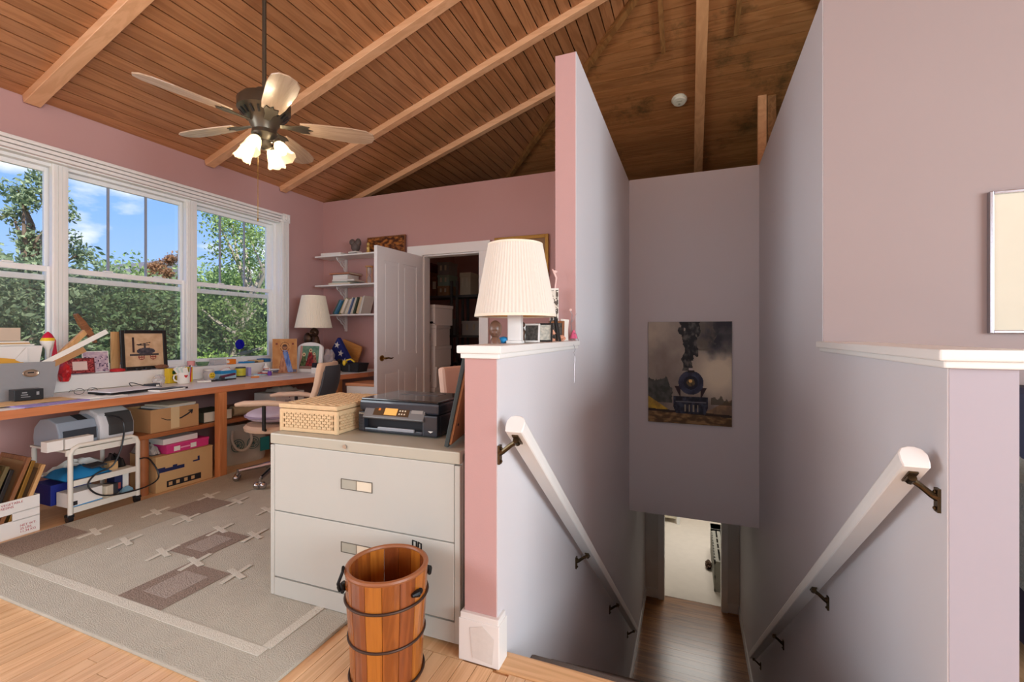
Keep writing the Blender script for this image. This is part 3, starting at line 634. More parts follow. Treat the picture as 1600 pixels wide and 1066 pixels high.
# black device box, folder, papers
o = thing('device_box', 'small black device carton in front of the grey bin', 'box', (-3.80, 1.487, Z+.012), 84)
cbox(.128, .09, .066).build('body', BLACK, o, bevel=.003)
for k, (x, z, w_, h2) in enumerate(((-.02, .045, .022, .006), (-.02, .032, .03, .005), (-.015, .02, .04, .004), (.038, .03, .012, .02))): place(bx(-w_/2, w_/2, -.0005, .0005, 0, h2).build('printed_mark', mat('grey_ink', (150, 152, 156), .6, var=0), o), (x, -.0455, z))
o = box_thing('purple_folder', 'purple folder lying on the desk edge under the device box', 'folder', (-3.575, 1.50, Z), 97, .32, .17, .007, mat('violet_folder', (150, 134, 190), .5))
for i, (x, y, r, w_, d_, mt_) in enumerate(((-3.70, 1.46, 88, .36, .22, KRAFT2), (-3.68, 1.60, 94, .30, .21, PAPER), (-3.66, 1.75, 86, .30, .20, PAPER), (-3.78, 1.98, 92, .36, .22, PAPER))):
    box_thing('paper_sheet', ['tan folder lying under the black device carton', 'white sheet beside the purple folder', 'loose white sheet between folder and laptop', 'white sheet under the closed laptop'][i], 'paper', (x, y, Z+(.007 if i == 0 else .001 if i != 1 else .004)), r, w_, d_, .003, mt_, 0)
lp = thing('laptop', 'closed black laptop with white lid on the desk', 'laptop', (-3.74, 1.98, Z+.005), 96)
cbox(.33, .22, .014).build('base', BLACK, lp, bevel=.005); cbox(.33, .22, .006, .0145).build('lid', mat('white_lid', (226, 226, 228), .3), lp, bevel=.003); bx(-.12, .12, .104, .112, .006, .016).build('hinge', DGREY, lp)
tb = thing('tablet', 'black tablet in a white rimmed case near the desk edge', 'tablet', (-3.60, 2.17, Z), 98)
cbox(.20, .11, .012).build('case', WCARD, tb, bevel=.004); cbox(.17, .10, .014, .003).build('screen', BLACK, tb, bevel=.002); bx(.1, .14, -.03, .04, 0, .012).build('flap', BLACK, tb)
ad = thing('power_adapter', 'dark power adapter with cable lying behind the tablet', 'adapter', (-3.90, 2.24, Z), 80)
cbox(.09, .05, .03).build('body', DGREY, ad, bevel=.004); MB().tube(spl([(-.045, 0, .015), (-.1, .02, .04), (-.14, .0, .045), (-.13, -.04, .02), (-.06, -.05, .006), (.05, -.045, .006)]), .003, 6).build('cable', BLACK, ad, True); bx(.02, .04, -.0256, -.025, .008, .02).build('sticker', PAPER, ad)
eg = thing('eyeglasses', 'wire eyeglasses lying beside the laptop', 'glasses', (-3.84, 1.80, Z+.005), 80)
for s_ in (-1, 1):
    MB().tube([(s_*.034+.026*math.cos(a*PI/6), 0, .022+.02*math.sin(a*PI/6)) for a in range(12)], .0016, 6, closed=True).build('rim', DGREY, eg, True)
    MB().tube([(s_*.06, 0, .03), (s_*.062, .06, .03), (s_*.058, .11, .012)], .0016, 6).build('temple', DGREY, eg, True)
bx(-.009, .009, -.001, .001, .026, .029).build('bridge', DGREY, eg)
# plastic bag, yellow tin, heart mug with papers
def crumple(name, label, cat, loc, s, mt_, seed, mats=None):
    r_ = random.Random(seed); m = MB(); n_, k_ = 14, 8; rs = []
    for j in range(k_):
        t_ = j/(k_-1); rr = (math.sin(PI*(.12+.8*t_))**.6)
        rs.append([(s[0]*rr*math.cos(2*PI*i/n_)*(1+.3*r_.uniform(-1, 1)), s[1]*rr*math.sin(2*PI*i/n_)*(1+.3*r_.uniform(-1, 1)), s[2]*max(0, t_+(.06*r_.uniform(-1, 1) if 0 < j else 0))) for i in range(n_)])
    o = m.rings(rs).build(name, mt_); place(o, loc); return tag(o, label, cat)
crumple('plastic_bag', 'crumpled clear plastic bag by the yellow tin', 'bag', (-4.02, 2.36, Z), (.045, .04, .085), PLASTIC, 3)
yt = thing('tea_tin', 'yellow tin with green squares behind the heart mug', 'tin', (-4.09, 2.50, Z), 100)
cbox(.085, .05, .125).build('body', YELLOW, yt, bevel=.004)
for z in (.03, .075): place(bx(-.014, .014, -.0006, .0006, 0, .03).build('printed_square', mat('dark_green', (44, 84, 40), .6, var=0), yt), (.0, -.0256, z))
mg = thing('mug', 'white mug with red heart filled with papers and pens', 'mug', (-3.98, 2.53, Z), 70)
MB().rings([[(r*math.cos(2*PI*i/24), r*math.sin(2*PI*i/24), z) for i in range(24)] for r, z in ((.043, 0), (.045, .004), (.045, .092), (.0415, .092), (.0415, .006))]).build('body', PAPER, mg, True)
MB().tube([(-.044, 0, .075), (-.066, 0, .07), (-.07, 0, .046), (-.062, 0, .025), (-.044, 0, .02)], .006, 8).build('handle', PAPER, mg, True)
hm = MB(); hm.prism([(0, -.014), (.013, .002), (.012, .010), (.006, .012), (0, .006), (-.006, .012), (-.012, .010), (-.013, .002)], 1, -.0006, .0006); h2 = hm.build('printed_heart', REDM, mg); place(h2, (.006, -.0455, .06), (0, 0, 8))
for k in range(5):
    o = bx(-.018, .018, -.0012, .0012, 0, .105-.006*k).build('card_slip', [PAPER, mat('mint_paper', (206, 222, 214), .8), PAPER, MC['mint_paper'], PAPER][k]); place(o, (-3.985+.006*k, 2.528+.004*k, Z+.05)); o.rotation_euler = (0, math.radians(-36+6*k), math.radians(84)); tag(o, ['white slip leaning farthest out of the heart mug', 'mint slip second in the heart mug fan', 'white slip in the middle of the mug fan', 'mint slip nearest the pens in the heart mug', 'upright white slip in the heart mug'][k], 'paper slip', 'slips in the heart mug')
for k in range(4):
    pn = thing('pen', ['black pen standing in the heart mug', 'yellow pencil standing in the heart mug', 'blue pen standing in the heart mug', 'red pen standing in the heart mug'][k], 'pen', (-3.97+.008*k, 2.545+.006*k, Z+.012)); pn.rotation_euler = (math.radians(-8+3*k), math.radians(6), 0)
    MB().cyl((0, 0, 0), (0, 0, .125), .0045, n=8).build('barrel', [BLACK, YELLOW, BLUE, REDM][k], pn); MB().cyl((0, 0, .125), (0, 0, .14), .0045, .002, n=8).build('tip', [DGREY, INK, DGREY, PAPER][k], pn)
box_thing('yellow_notebook', 'narrow yellow notebook standing behind the heart mug', 'notebook', (-4.06, 2.62, Z), 95, .03, .06, .13, YELLOW, .002)
box_thing('paper_sheet', 'folded white leaflet beside the heart mug', 'paper', (-3.92, 2.66, Z), 60, .10, .06, .012, PAPER, .002)
ph = thing('pocket_phone', 'black phone handset lying between mug and face jar', 'phone', (-3.88, 2.76, Z), 75); cbox(.13, .045, .012).build('body', BLACK, ph, bevel=.004); cbox(.035, .047, .018).build('head', DGREY, ph, bevel=.003)
jr = thing('glass_jar', 'clear glass jar with smiling yellow face', 'jar', (-4.06, 2.80, Z))
MB().lathe([(.04, 0), (.044, .01), (.044, .07), (.038, .078), (.038, .084)], n=24, cap=False).build('glass', PLASTIC, jr, True); MB().lathe([(.04, .084), (.041, .096), (.03, .1)], n=24).build('lid', IVORY, jr, True)
fc = MB(); fc.mark().lathe([(.028, 0), (.026, .003)], n=20).xf(Matrix.Translation((.043, 0, .04)) @ Matrix.Rotation(PI/2, 4, 'Y')); fc.build('face', YELLOW, jr); bx(.046, .047, -.014, -.006, .046, .052).build('eye', INK, jr); bx(.046, .047, .006, .014, .046, .052).build('eye', INK, jr); MB().tube([(.0465, -.014, .034), (.0465, 0, .026), (.0465, .014, .034)], .002, 6).build('mouth', INK, jr)
tbx = thing('tissue_box', 'blue and white tissue box on the desk', 'tissue box', (-4.05, 2.95, Z), 92); cbox(.15, .09, .05).build('lower_body', mat('pale_blue', (170, 205, 222), .6), tbx, bevel=.002); cbox(.151, .091, .028, .045).build('upper_band', BLUE, tbx, bevel=.002); MB().prism([(-.04, 0), (.045, 0), (.02, .025), (-.01, .015)], 1, -.02, .02).build('tissue', PAPER, tbx).location = (0, 0, .072)
sp = thing('stapler', 'maroon and black stapler in front of the tissue box', 'stapler', (-3.90, 2.86, Z), 84); cbox(.14, .03, .009).build('base', BLACK, sp, bevel=.003); o = cbox(.13, .026, .02).build('arm', mat('maroon', (96, 40, 62), .4), sp, bevel=.006); place(o, (.005, 0, .03), (0, -8, 0)); bx(-.068, -.03, -.012, .012, .008, .034).build('hinge', DGREY, sp, bevel=.003)
cn = thing('coffee_can', 'yellow and black can beside the tissue box', 'can', (-4.06, 3.11, Z)); MB().lathe([(.042, 0), (.044, .003), (.044, .09), (.042, .094)], n=24).build('body', DGREY, cn, True)
fc = MB().lathe([(.0446, .012), (.0446, .082)], n=40, cap=False); o = fc.build('label_band', mat('yellow_green', (206, 200, 60), .5, var=.4, vs=30), cn, True)
box_thing('lilac_carton', 'narrow lilac carton beside the yellow can', 'carton', (-4.06, 3.19, Z), 90, .03, .05, .085, mat('lilac', (170, 160, 214), .6), .002)
cup = thing('pink_cup', 'small pink cup on the window ledge', 'cup', (-4.24, 2.76, .837)); MB().lathe([(.026, 0), (.032, .05), (.028, .05), (.022, .006)], n=18).build('body', mat('salmon', (222, 150, 146), .5), cup, True); MB().lathe([(.036, 0), (.04, .006), (.02, .004)], n=18).build('saucer', mat('pale_saucer', (206, 214, 232), .4), cup, True)
gd = thing('glass_dish', 'low green glass dish on the window ledge', 'dish', (-4.25, 2.87, .837), 90); MB().lathe([(.04, 0), (.055, .035), (.05, .035), (.036, .006)], n=20).build('bowl', clear('green_glass', (.72, .86, .74), (130, 170, 130), .35, .12), gd, True); MB().ball((0, 0, .018), (.03, .03, .012), 12, 6).build('pebbles', mat('moss', (110, 140, 100), .8), gd)
gb = thing('glass_block', 'clear rectangular glass box on the window ledge', 'glass box', (-4.25, 3.02, .837), 90); cbox(.12, .07, .05).build('body', PLASTIC, gb, bevel=.004); bx(-.062, .062, -.037, .037, .05, .054).build('lid', mat('pale_glass_lid', (206, 218, 210), .25), gb)
og = thing('orange_carton', 'small orange carton with white cap on the window ledge', 'carton', (-4.20, 3.12, .837), 92); cbox(.062, .05, .05).build('body', ORANGE, og, bevel=.003); MB().cyl((-.045, 0, .025), (-.03, 0, .025), .014, n=12).build('cap', PAPER, og)
rx = crumple('ribbon_roll', 'small orange and red ribbon roll behind the tissue box', 'ribbon', (-4.13, 3.03, Z), (.04, .03, .09), mat('ribbon', (222, 130, 100), .6, var=.5, vs=50), 8)
for k in range(6):
    box_thing('paper_pile', ['white papers', 'blue brochure', 'red leaflet', 'white envelope', 'grey leaflet', 'white card'][k]+' in the loose pile before the glue bottle', 'paper', (-4.0+.01*k, 3.27+.02*k, Z+.010*k), 80+22*k, .15-.01*k, .09, .009, [PAPER, MC['pale_blue'], mat('brick_red', (176, 80, 70), .7), PAPER, MGREY, PAPER][k], .001)
gl = thing('glue_bottle', 'white glue bottle with orange label', 'bottle', (-4.08, 3.41, Z)); MB().lathe([(.024, 0), (.026, .01), (.026, .07), (.012, .088), (.009, .1), (.004, .118)], n=18).build('body', PAPER, gl, True); MB().lathe([(.0265, .015), (.0265, .06)], n=24, cap=False).build('label_band', mat('terracotta', (206, 104, 66), .6), gl, True)
pb = thing('purple_bottle', 'tiny purple bottle with clear cap', 'bottle', (-3.90, 3.30, Z)); MB().lathe([(.017, 0), (.02, .01), (.018, .035), (.01, .045)], n=16).build('body', PURPLE, pb, True); MB().lathe([(.009, .045), (.008, .07), (.004, .074)], n=12).build('cap', PLASTIC, pb, True)
oc = box_thing('orange_clip', 'orange plastic clip on the desk near the yellow can', 'clip', (-3.84, 3.09, Z), 60, .07, .02, .012, ORANGE, .004)
for k in range(3): box_thing('window_leaflet', ['teal blue folder', 'tan leaflet', 'deep blue folder'][k]+' lying on the window ledge beside the icon', 'folder', (-4.235, 3.33+.09*k, .837), 90, .15-.03*k, .10, .014+.01*k, [BLUE, KRAFT2, mat('steel_blue', (56, 110, 160), .6)][k], .002)
tw = MB().tube([(0, 0, 0), (.01, -.02, .03), (0, -.04, .06), (.0, -.055, .07)], [.004, .0035, .003, .001], 6).tube([(.0, -.04, .06), (.0, -.02, .075)], [.003, .001], 6).build('twig', PAPER, None, True); place(tw, (-4.22, 3.27, .838)); tag(tw, 'bare white twig ornament on the window ledge', 'twig')
dsc = thing('glass_disc', 'cobalt blue glass disc hanging in the window', 'sun catcher', (-4.365, 3.335, 1.025)); m = MB(); m.mark().lathe([(.05, -.002), (.052, 0), (.05, .002)], n=28).xf(Matrix.Rotation(PI/2, 4, 'Y')); m.build('disc', mat('cobalt', (10, 16, 150), .15), dsc, True); MB().cyl((0, 0, .05), (-.02, 0, .52), .0008, n=5).build('thread', DGREY, dsc)
# ledge: photo frame, card, red bag, lid, locomotive frame
def f_mosaic(u, v):
    if .22 < u < .78 and .2 < v < .8: return (226, 200, 190)
    return mixc((96, 20, 26), (190, 80, 80), .5+1.6*fbm(u*14, v*14, 2))
frame('photo_frame', 'dark red mosaic photo frame on the window ledge', 'photo frame', (-4.22, 1.945, .84), 84, .17, .115, .006, .012, mat('mosaic_red', (110, 30, 34), .5), f_mosaic, 30, 22, 12)
def f_card(u, v):
    n_ = fbm(u*6, v*6, 3); c = mixc((214, 190, 196), (176, 150, 170), .5+n_)
    return (70, 50, 84) if fbm(u*9+4, v*9, 2) > .22 and v < .75 else c
cd = thing('greeting_card', 'flowered greeting card behind the mosaic photo frame', 'card', (-4.275, 2.07, .838), 84); cd.rotation_euler[0] = math.radians(-8)
cbox(.16, .003, .165).build('card', PAPER, cd); a_ = art('print', .15, .155, 24, 24, f_card, cd); a_.location = (-.075, -.0022, .005)
crumple('candy_bag', 'shiny red candy bag beside the bin', 'bag', (-4.10, 1.80, .80), (.05, .03, .14), mat('red_foil', (206, 48, 52), .3, var=.5, vs=25), 5)
rl = thing('plastic_disc', 'round red plastic disc on the window ledge', 'plastic disc', (-4.23, 2.185, .838)); MB().lathe([(.045, 0), (.048, .004), (.048, .016), (.042, .02)], n=24).build('rim', REDM, rl, True); MB().lathe([(.03, .02), (.028, .023)], n=20).build('boss', REDM, rl)
fg = thing('figurine', 'tiny blue and white figurine beside the locomotive frame', 'figurine', (-4.27, 2.235, .838)); MB().lathe([(.014, 0), (.016, .01), (.010, .03), (.012, .045), (.006, .055)], n=14).build('body', PAPER, fg, True); MB().ball((0, 0, .062), .011, 10, 8).build('head', BLUE, fg, True)
box_thing('cutting_board', 'plain tan wood panel standing behind the locomotive frame', 'board', (-4.33, 2.27, .838), 88, .16, .012, .315, TAN, .002)
def f_loco(u, v):
    bgc = mixc((214, 182, 146), (196, 160, 124), .5+fbm(u*5, v*5)); dk_ = (74, 66, 66)
    if .19 < u < .25 and .42 < v < .88: return (62, 44, 44)
    if .12 < u < .88 and .33 < v < .38: return dk_
    for cx_, r_ in ((.42, .085), (.72, .085)):
        q = math.hypot(u-cx_, (v-.28))
        if q < r_: return (140, 60, 56) if q > r_-.02 or abs(u-cx_) < .008 or abs(v-.28) < .008 else bgc
    if .30 < u < .78 and .38 < v < .56 and (u-.54)**2/.058+(v-.46)**2/.0105 < 1: return mixc((58, 56, 64), (96, 88, 92), .5+fbm(u*12, v*12))
    if .48 < u < .54 and .5 < v < .7: return dk_
    if abs(v-(.66+.18*(u-.32))) < .012 and .3 < u < .66: return (50, 44, 44)
    if abs(v-.645) < .01 and .34 < u < .64: return (50, 44, 44)
    return bgc
frame('picture_frame', 'black framed drawing of an early steam locomotive on the ledge', 'picture', (-4.245, 2.385, .838), 88, .335, .328, .027, .02, BLKF, f_loco, 72, 68, 5)
sg = thing('sunglasses', 'black sunglasses folded on the ledge before the locomotive frame', 'sunglasses', (-4.19, 2.35, .838), 90)
for s_ in (-1, 1): MB().ball((s_*.033, 0, .012), (.028, .006, .012), 12, 6).build('lens', BLACK, sg, True)
bx(-.06, .06, .004, .008, .016, .02).build('temple', BLACK, sg)
crumple('leather_pouch', 'brown leather pouch on the ledge by the locomotive frame', 'pouch', (-4.20, 2.49, .837), (.03, .05, .035), mat('pouch_leather', (136, 92, 66), .6), 11)
# religious icons and lamp
def f_icon1(u, v):
    c = mixc((196, 142, 84), (176, 116, 62), .5+fbm(u*4, v*4))
    q = math.hypot((u-.5)*.75, v-.76)
    if q < .068: return (150, 100, 70) if v < .77 else (74, 44, 34)
    if q < .085: return (78, 46, 34)
    if .135 < q < .15: return (110, 66, 40)
    if v < .66:
        e_ = .10+.32*(.66-v); 
        if u > .5-e_*.9 and u < .5+e_*1.15:
            if u > .40+.35*(.66-v): return mixc((66, 94, 160), (128, 150, 196), .5+1.3*fbm(u*9, v*5))
            return mixc((196, 138, 100), (150, 92, 62), .5+1.3*fbm(u*9, v*5))
    if v < .08: return (96, 92, 110)
    if abs(v-.86) < .03 and (abs(u-.16) < .04 or abs(u-.84) < .04): return (120, 60, 40)
    return c
ic = thing('wooden_icon', 'wooden icon panel of a robed figure in blue', 'icon', (-4.005, 3.575, Z), 48); ic.rotation_euler[0] = math.radians(-9)
cbox(.235, .024, .365).build('panel', wood('icon_wood', (178, 124, 72), (206, 152, 96), 2, 10, .5, .1), ic, bevel=.002); a_ = art('painting', .225, .355, 45, 71, f_icon1, ic); a_.location = (-.1125, -.0125, .005)
def f_icon2(u, v):
    c = mixc((84, 122, 100), (120, 150, 120), .5+fbm(u*6, v*6))
    if v < .12: return (150, 120, 104)
    for hx, hy, rr, robe in ((.56, .80, .085, (160, 52, 50)), (.22, .62, .08, (96, 112, 66)), (.76, .66, .06, (186, 120, 96))):
        q = math.hypot(u-hx, (v-hy)*1.05)
        if q < rr*.55: return (120, 74, 54)
        if q < rr: return (232, 212, 160)
        if v < hy-rr*.6 and abs(u-hx) < .06+.28*(hy-v): return mixc(robe, tuple(x*.6 for x in robe), .5+1.4*fbm(u*8, v*8))
    if math.hypot(u-.36, v-.3) < .1: return (226, 206, 196)
    return c if u > .12 else (196, 150, 136)
ic2 = thing('arched_icon', 'white arched icon of several haloed figures', 'icon', (-3.835, 3.735, Z), 4); ic2.rotation_euler[0] = math.radians(-6)
arc = [(-.165, 0), (.165, 0), (.165, .26)]+[(.165*math.cos(a), .26+.065*math.sin(a)) for a in [PI*k/12 for k in range(1, 12)]]+[(-.165, .26)]
MB().prism(arc, 1, -.012, .012).build('panel', PAPER, ic2, bevel=.004); a_ = art('painting', .25, .25, 50, 50, f_icon2, ic2); a_.location = (-.125, -.0135, .035)
bt = thing('white_carton', 'small white carton with black block on top before the arched icon', 'carton', (-3.665, 3.655, Z), 6); cbox(.06, .05, .06).build('body', PAPER, bt, bevel=.002); cbox(.052, .045, .05, .061).build('black_top', mat('black_cloth', (28, 30, 40), .8), bt, bevel=.004)
lm = thing('figure_lamp', 'desk lamp with bronze animal base and ivory pleated shade', 'lamp', (-3.965, 3.93, Z))
BR2 = mat('dark_bronze', (78, 54, 38), .4, .5, var=.3, vs=20)
MB().lathe([(.07, 0), (.075, .02), (.06, .035)], n=20).build('foot', BR2, lm, True)
m = MB().ball((-.05, 0, .2), (.06, .05, .17), 14, 10).ball((.045, -.01, .22), (.055, .05, .19), 14, 10).ball((.04, -.03, .43), (.05, .05, .05), 12, 8).ball((-.06, -.02, .36), (.055, .045, .07), 12, 8).ball((.06, -.08, .42), (.024, .035, .022), 8, 6); m.build('animal_figure', BR2, lm, True)
MB().cyl((0, 0, .3), (0, 0, .60), .008).build('stem', BRASS, lm); MB().lathe([(.195, .487), (.125, .842)], n=120, cap=False, pleat=.008).build('lamp_shade', SHADE, lm); MB().lathe([(.197, .482), (.197, .494)], n=60, cap=False).lathe([(.126, .836), (.126, .846)], n=60, cap=False).build('shade_rim', SHADE, lm); MB().bar((-.12, 0, .838), (.12, 0, .838), .004, .004).bar((0, -.12, .838), (0, .12, .838), .004, .004).build('spider', BRASS, lm)
# folded flag, wood board, clear bag, black tray
fl_ = thing('folded_flag', 'folded blue flag with white stars standing on the desk', 'flag', (-3.78, 4.13, Z+.001), 2)
MB().prism([(-.24, 0), (.24, 0), (.0, .375)], 1, -.03, .03).build('cloth', mat('flag_blue', (36, 46, 118), .85, var=.1), fl_, bevel=.012)
def star(r): return [((r if i % 2 == 0 else r*.4)*math.sin(i*PI/5), (r if i % 2 == 0 else r*.4)*math.cos(i*PI/5)) for i in range(10)][::-1]
for (x, z) in ((-.005, .285), (-.085, .175), (.045, .19), (-.155, .065), (-.04, .085), (.10, .10), (.165, .05)): place(MB().prism(star(.04), 1, -.0015, .0015).build('star', PAPER, fl_), (x, -.0315, z), (0, 12, 0))
wb = MB().prism([(-.10, .26), (-.07, .32), (.19, .23), (.19, .18), (.10, -.03), (.06, 0)], 1, -.009, .009).build('wood_board', wood('honey_board', (216, 150, 74), (234, 172, 96), 0, 9, .5, .1)); place(wb, (-3.81, 4.31, Z+.032), (-3, 0, 0)); tag(wb, 'honey coloured five-sided wooden board leaning behind the flag', 'board')
crumple('clear_bag', 'clear plastic bag of odds and ends beside the arched icon', 'bag', (-3.665, 3.84, Z), (.085, .055, .24), clear('bag_plastic', (.96, .96, .96), (186, 176, 176), .55, .15), 21)
crumple('bag_contents', 'jumble of small things inside the clear plastic bag', 'odds and ends', (-3.665, 3.84, Z+.002), (.05, .03, .12), mat('jumble', (170, 146, 128), .6, var=.6, vs=40), 22)
ty = thing('black_tray', 'black plastic tray with yellow cord at the desk end', 'tray', (-3.44, 3.99, Z), 2); taper(.105, .075, .125, .09, .095, .006).build('body', BLACK, ty); MB().tube([(-.06, -.06, .09), (-.03, -.09, .13), (.02, -.085, .14), (.05, -.06, .11)], .009, 8).build('yellow_cord', YELLOW, ty, True); MB().ball((-.06, -.095, .10), (.02, .012, .03), 10, 8).build('yellow_clip', YELLOW, ty, True); bx(-.01, .01, -.088, -.083, .01, .08).build('latch', DGREY, ty)
crumple('camera_strap', 'coiled black strap beside the black tray', 'strap', (-3.655, 4.0, Z), (.04, .05, .13), BLACK, 31)
box_thing('paper_sheet', 'blank white sheet at the desk end before the flag', 'paper', (-3.56, 3.62, Z), 30, .2, .14, .002, PAPER, 0)
box_thing('paper_sheet', 'white note sheet in front of the wooden icon', 'paper', (-3.78, 3.35, Z), 96, .2, .14, .002, PAPER, 0)

# ------------------------------------------------------------ under the desk: trolley, printer, cartons
SH = .429
ct = thing('printer_trolley', 'ivory three-shelf printer trolley on casters under the desk', 'trolley', (-3.66, 1.725, 0), 90)   # local x -> +Y, front -Y -> +X
hwx, hdy = .178, .20
for y in (-hdy, hdy):
    MB().tube([(-hwx, y, .05), (-hwx, y, .41), (-hwx+.012, y, .44), (-hwx+.04, y, .455), (hwx-.04, y, .455), (hwx-.012, y, .44), (hwx, y, .41), (hwx, y, .05)], .013, 10).build('end_frame', IVORY, ct, True)
for z, x0, x1 in ((.425, -.20, .165), (.235, -.165, .165), (.075, -.165, .165)):
    bx(x0, x1, -hdy+.005, hdy-.005, z, z+.012).build('shelf', IVORY, ct); bx(x0, x1, -hdy-.006, -hdy+.006, z-.02, z+.014).build('shelf_edge', IVORY, ct)
for x in (-hwx, hwx):
    for y in (-hdy, hdy):
        w_ = MB().cyl((x-.012, y+.012, .022), (x+.012, y+.012, .022), .022, n=14).build('caster', BLACK, ct, True); bx(x-.018, x+.018, y-.008, y+.03, .03, .05).build('hood', BLACK, w_, bevel=.006)
ip = thing('inkjet_printer', 'old grey and white inkjet printer on the trolley', 'printer', (-3.70, 1.73, .439), 93)
m = MB().prism([(-.13, 0), (.12, 0), (.13, .05), (.12, .11), (.06, .165), (-.02, .175), (-.10, .15), (-.13, .08)], 0, -.20, .0).build('body', mat('printer_blue_grey', (148, 158, 170), .4), ip, bevel=.008)
MB().prism([(-.155, .0), (.13, 0), (.14, .06), (.12, .135), (.06, .19), (-.04, .20), (-.12, .17), (-.155, .1)], 0, .0, .20).build('white_end', mat('printer_white', (216, 216, 218), .4), ip, bevel=.02, seg=3)
MB().prism([(-.162, .03), (-.14, .03), (-.10, .172), (-.112, .178), (-.128, .165), (-.162, .1)], 0, .045, .188).build('dark_window', mat('smoke_window', (66, 66, 66), .3), ip, bevel=.006)
MB().prism([(-.10, .152), (-.02, .177), (-.02, .179), (-.10, .154)], 0, -.09, -.04).build('panel_slot', INK, ip)
MB().prism([(-.136, .03), (-.126, .03), (-.126, .1), (-.132, .1)], 0, -.18, -.01).build('paper_slot', DGREY, ip)
tr_ = cbox(.20, .16, .006).build('output_tray', mat('clear_blue_tray', (150, 176, 192), .3), ip); tr_.location = (-.06, -.12, -.003)
for k in range(2): carton('white_carton', ['white cardboard carton resting on the printer tray', 'smaller white carton beside it on the printer tray'][k], 'carton', (-3.509, 1.60-.115*k, .4435), 92, [.14, .075][k], .06, .06, WCARD, tape=False)
MB()
cb = MB().tube(spl([(-3.58, 1.78, .60), (-3.44, 1.80, .58), (-3.425, 1.80, .45), (-3.43, 1.75, .30), (-3.44, 1.66, .262), (-3.43, 1.62, .20), (-3.42, 1.70, .12), (-3.42, 1.90, .10), (-3.44, 2.02, .14), (-3.47, 1.98, .27), (-3.43, 1.90, .30)]), .005, 6).build('printer_cable', BLACK, None, True); tag(cb, 'black cable hanging in loops down the trolley', 'cable')
def lump(name, label, cat, loc, rz, sx, sy, sz, mt_, seed):
    r_ = random.Random(seed); m = MB(); nx, ny = 10, 8; top = []
    vs = [[(sx*(i/nx-.5), sy*(j/ny-.5), sz*(1-.9*max(abs(2*i/nx-1), abs(2*j/ny-1))**3)*(1+.28*r_.uniform(-1, 1))) for i in range(nx+1)] for j in range(ny+1)]
    n0 = 0
    for row in vs: m.v += [(a, b, max(c, .001)) for a, b, c in row]
    for j in range(ny):
        for i in range(nx): a = j*(nx+1)+i; m.f.append((a, a+1, a+nx+2, a+nx+1))
    k = len(m.v); m.v += [(-sx/2, -sy/2, 0), (sx/2, -sy/2, 0), (sx/2, sy/2, 0), (-sx/2, sy/2, 0)]; m.f.append((k, k+3, k+2, k+1))
    o = m.build(name, mt_, None, True); place(o, loc, (0, 0, rz)); return tag(o, label, cat)
lump('blue_bag', 'bright blue cloth bag on the middle trolley shelf', 'bag', (-3.60, 1.648, .248), 90, .236, .26, .05, mat('bright_blue', (30, 130, 190), .7, var=.15), 4)
o = box_thing('calculator', 'dark calculator lying on the blue cloth bag', 'calculator', (-3.53, 1.70, .295), 100, .09, .08, .012, DGREY, .003, rot=(6, 0, 100))
carton('small_carton', 'small kraft carton behind the calculator', 'carton', (-3.535, 1.79, .248), 95, .05, .05, .05, KRAFT2, tape=False)
lump('cable_heap', 'black cable heap on the middle trolley shelf', 'cables', (-3.62, 1.852, .248), 80, .075, .18, .07, BLACK, 9)
lump('envelope_stack', 'white envelopes drooping over the trolley back', 'envelopes', (-3.77, 1.72, .249), 90, .28, .1, .055, PAPER, 12)
b1 = thing('blue_carton', 'deep blue printed carton on the lowest trolley shelf', 'carton', (-3.70, 1.62, .088), 90); cbox(.2, .18, .125).build('body', mat('deep_blue', (26, 40, 128), .5), b1, bevel=.002); bx(-.07, .07, -.0905, -.09, .06, .072).build('printed_line', MC['pale_blue'], b1)
b2 = thing('ink_carton', 'navy and white ink carton on the lowest trolley shelf', 'carton', (-3.585, 1.852, .088), 84); cbox(.075, .11, .115).build('body', NAVY, b2, bevel=.002); bx(.006, .0382, -.0555, .0555, .0, .117).build('white_panel', PAPER, b2); bx(-.03, -.005, -.056, -.055, .02, .06).build('printed_square', MC['brick_red'], b2)
b3 = thing('paper_box', 'white box of printer paper on the lowest trolley shelf', 'box', (-3.53, 1.625, .088), 94); cbox(.17, .12, .085).build('body', WCARD, b3, bevel=.002); bx(-.075, -.045, -.061, -.06, .01, .035).build('printed_code', INK, b3); bx(-.085, .085, -.061, -.06, 0, .006).build('blue_stripe', BLUE, b3)
b4 = thing('label_roll_box', 'white and grey carton lying beside the paper box', 'carton', (-3.522, 1.762, .088), 112); cbox(.08, .07, .07).build('body', PAPER2, b4, bevel=.002); bx(.005, .041, -.036, .036, .0, .071).build('grey_band', DGREY, b4)
lump('leaflet_heap', 'blue grey leaflets on the lowest trolley shelf', 'leaflets', (-3.488, 1.852, .088), 90, .07, .03, .03, mat('leaflet', (110, 150, 170), .7, var=.3, vs=20), 15)
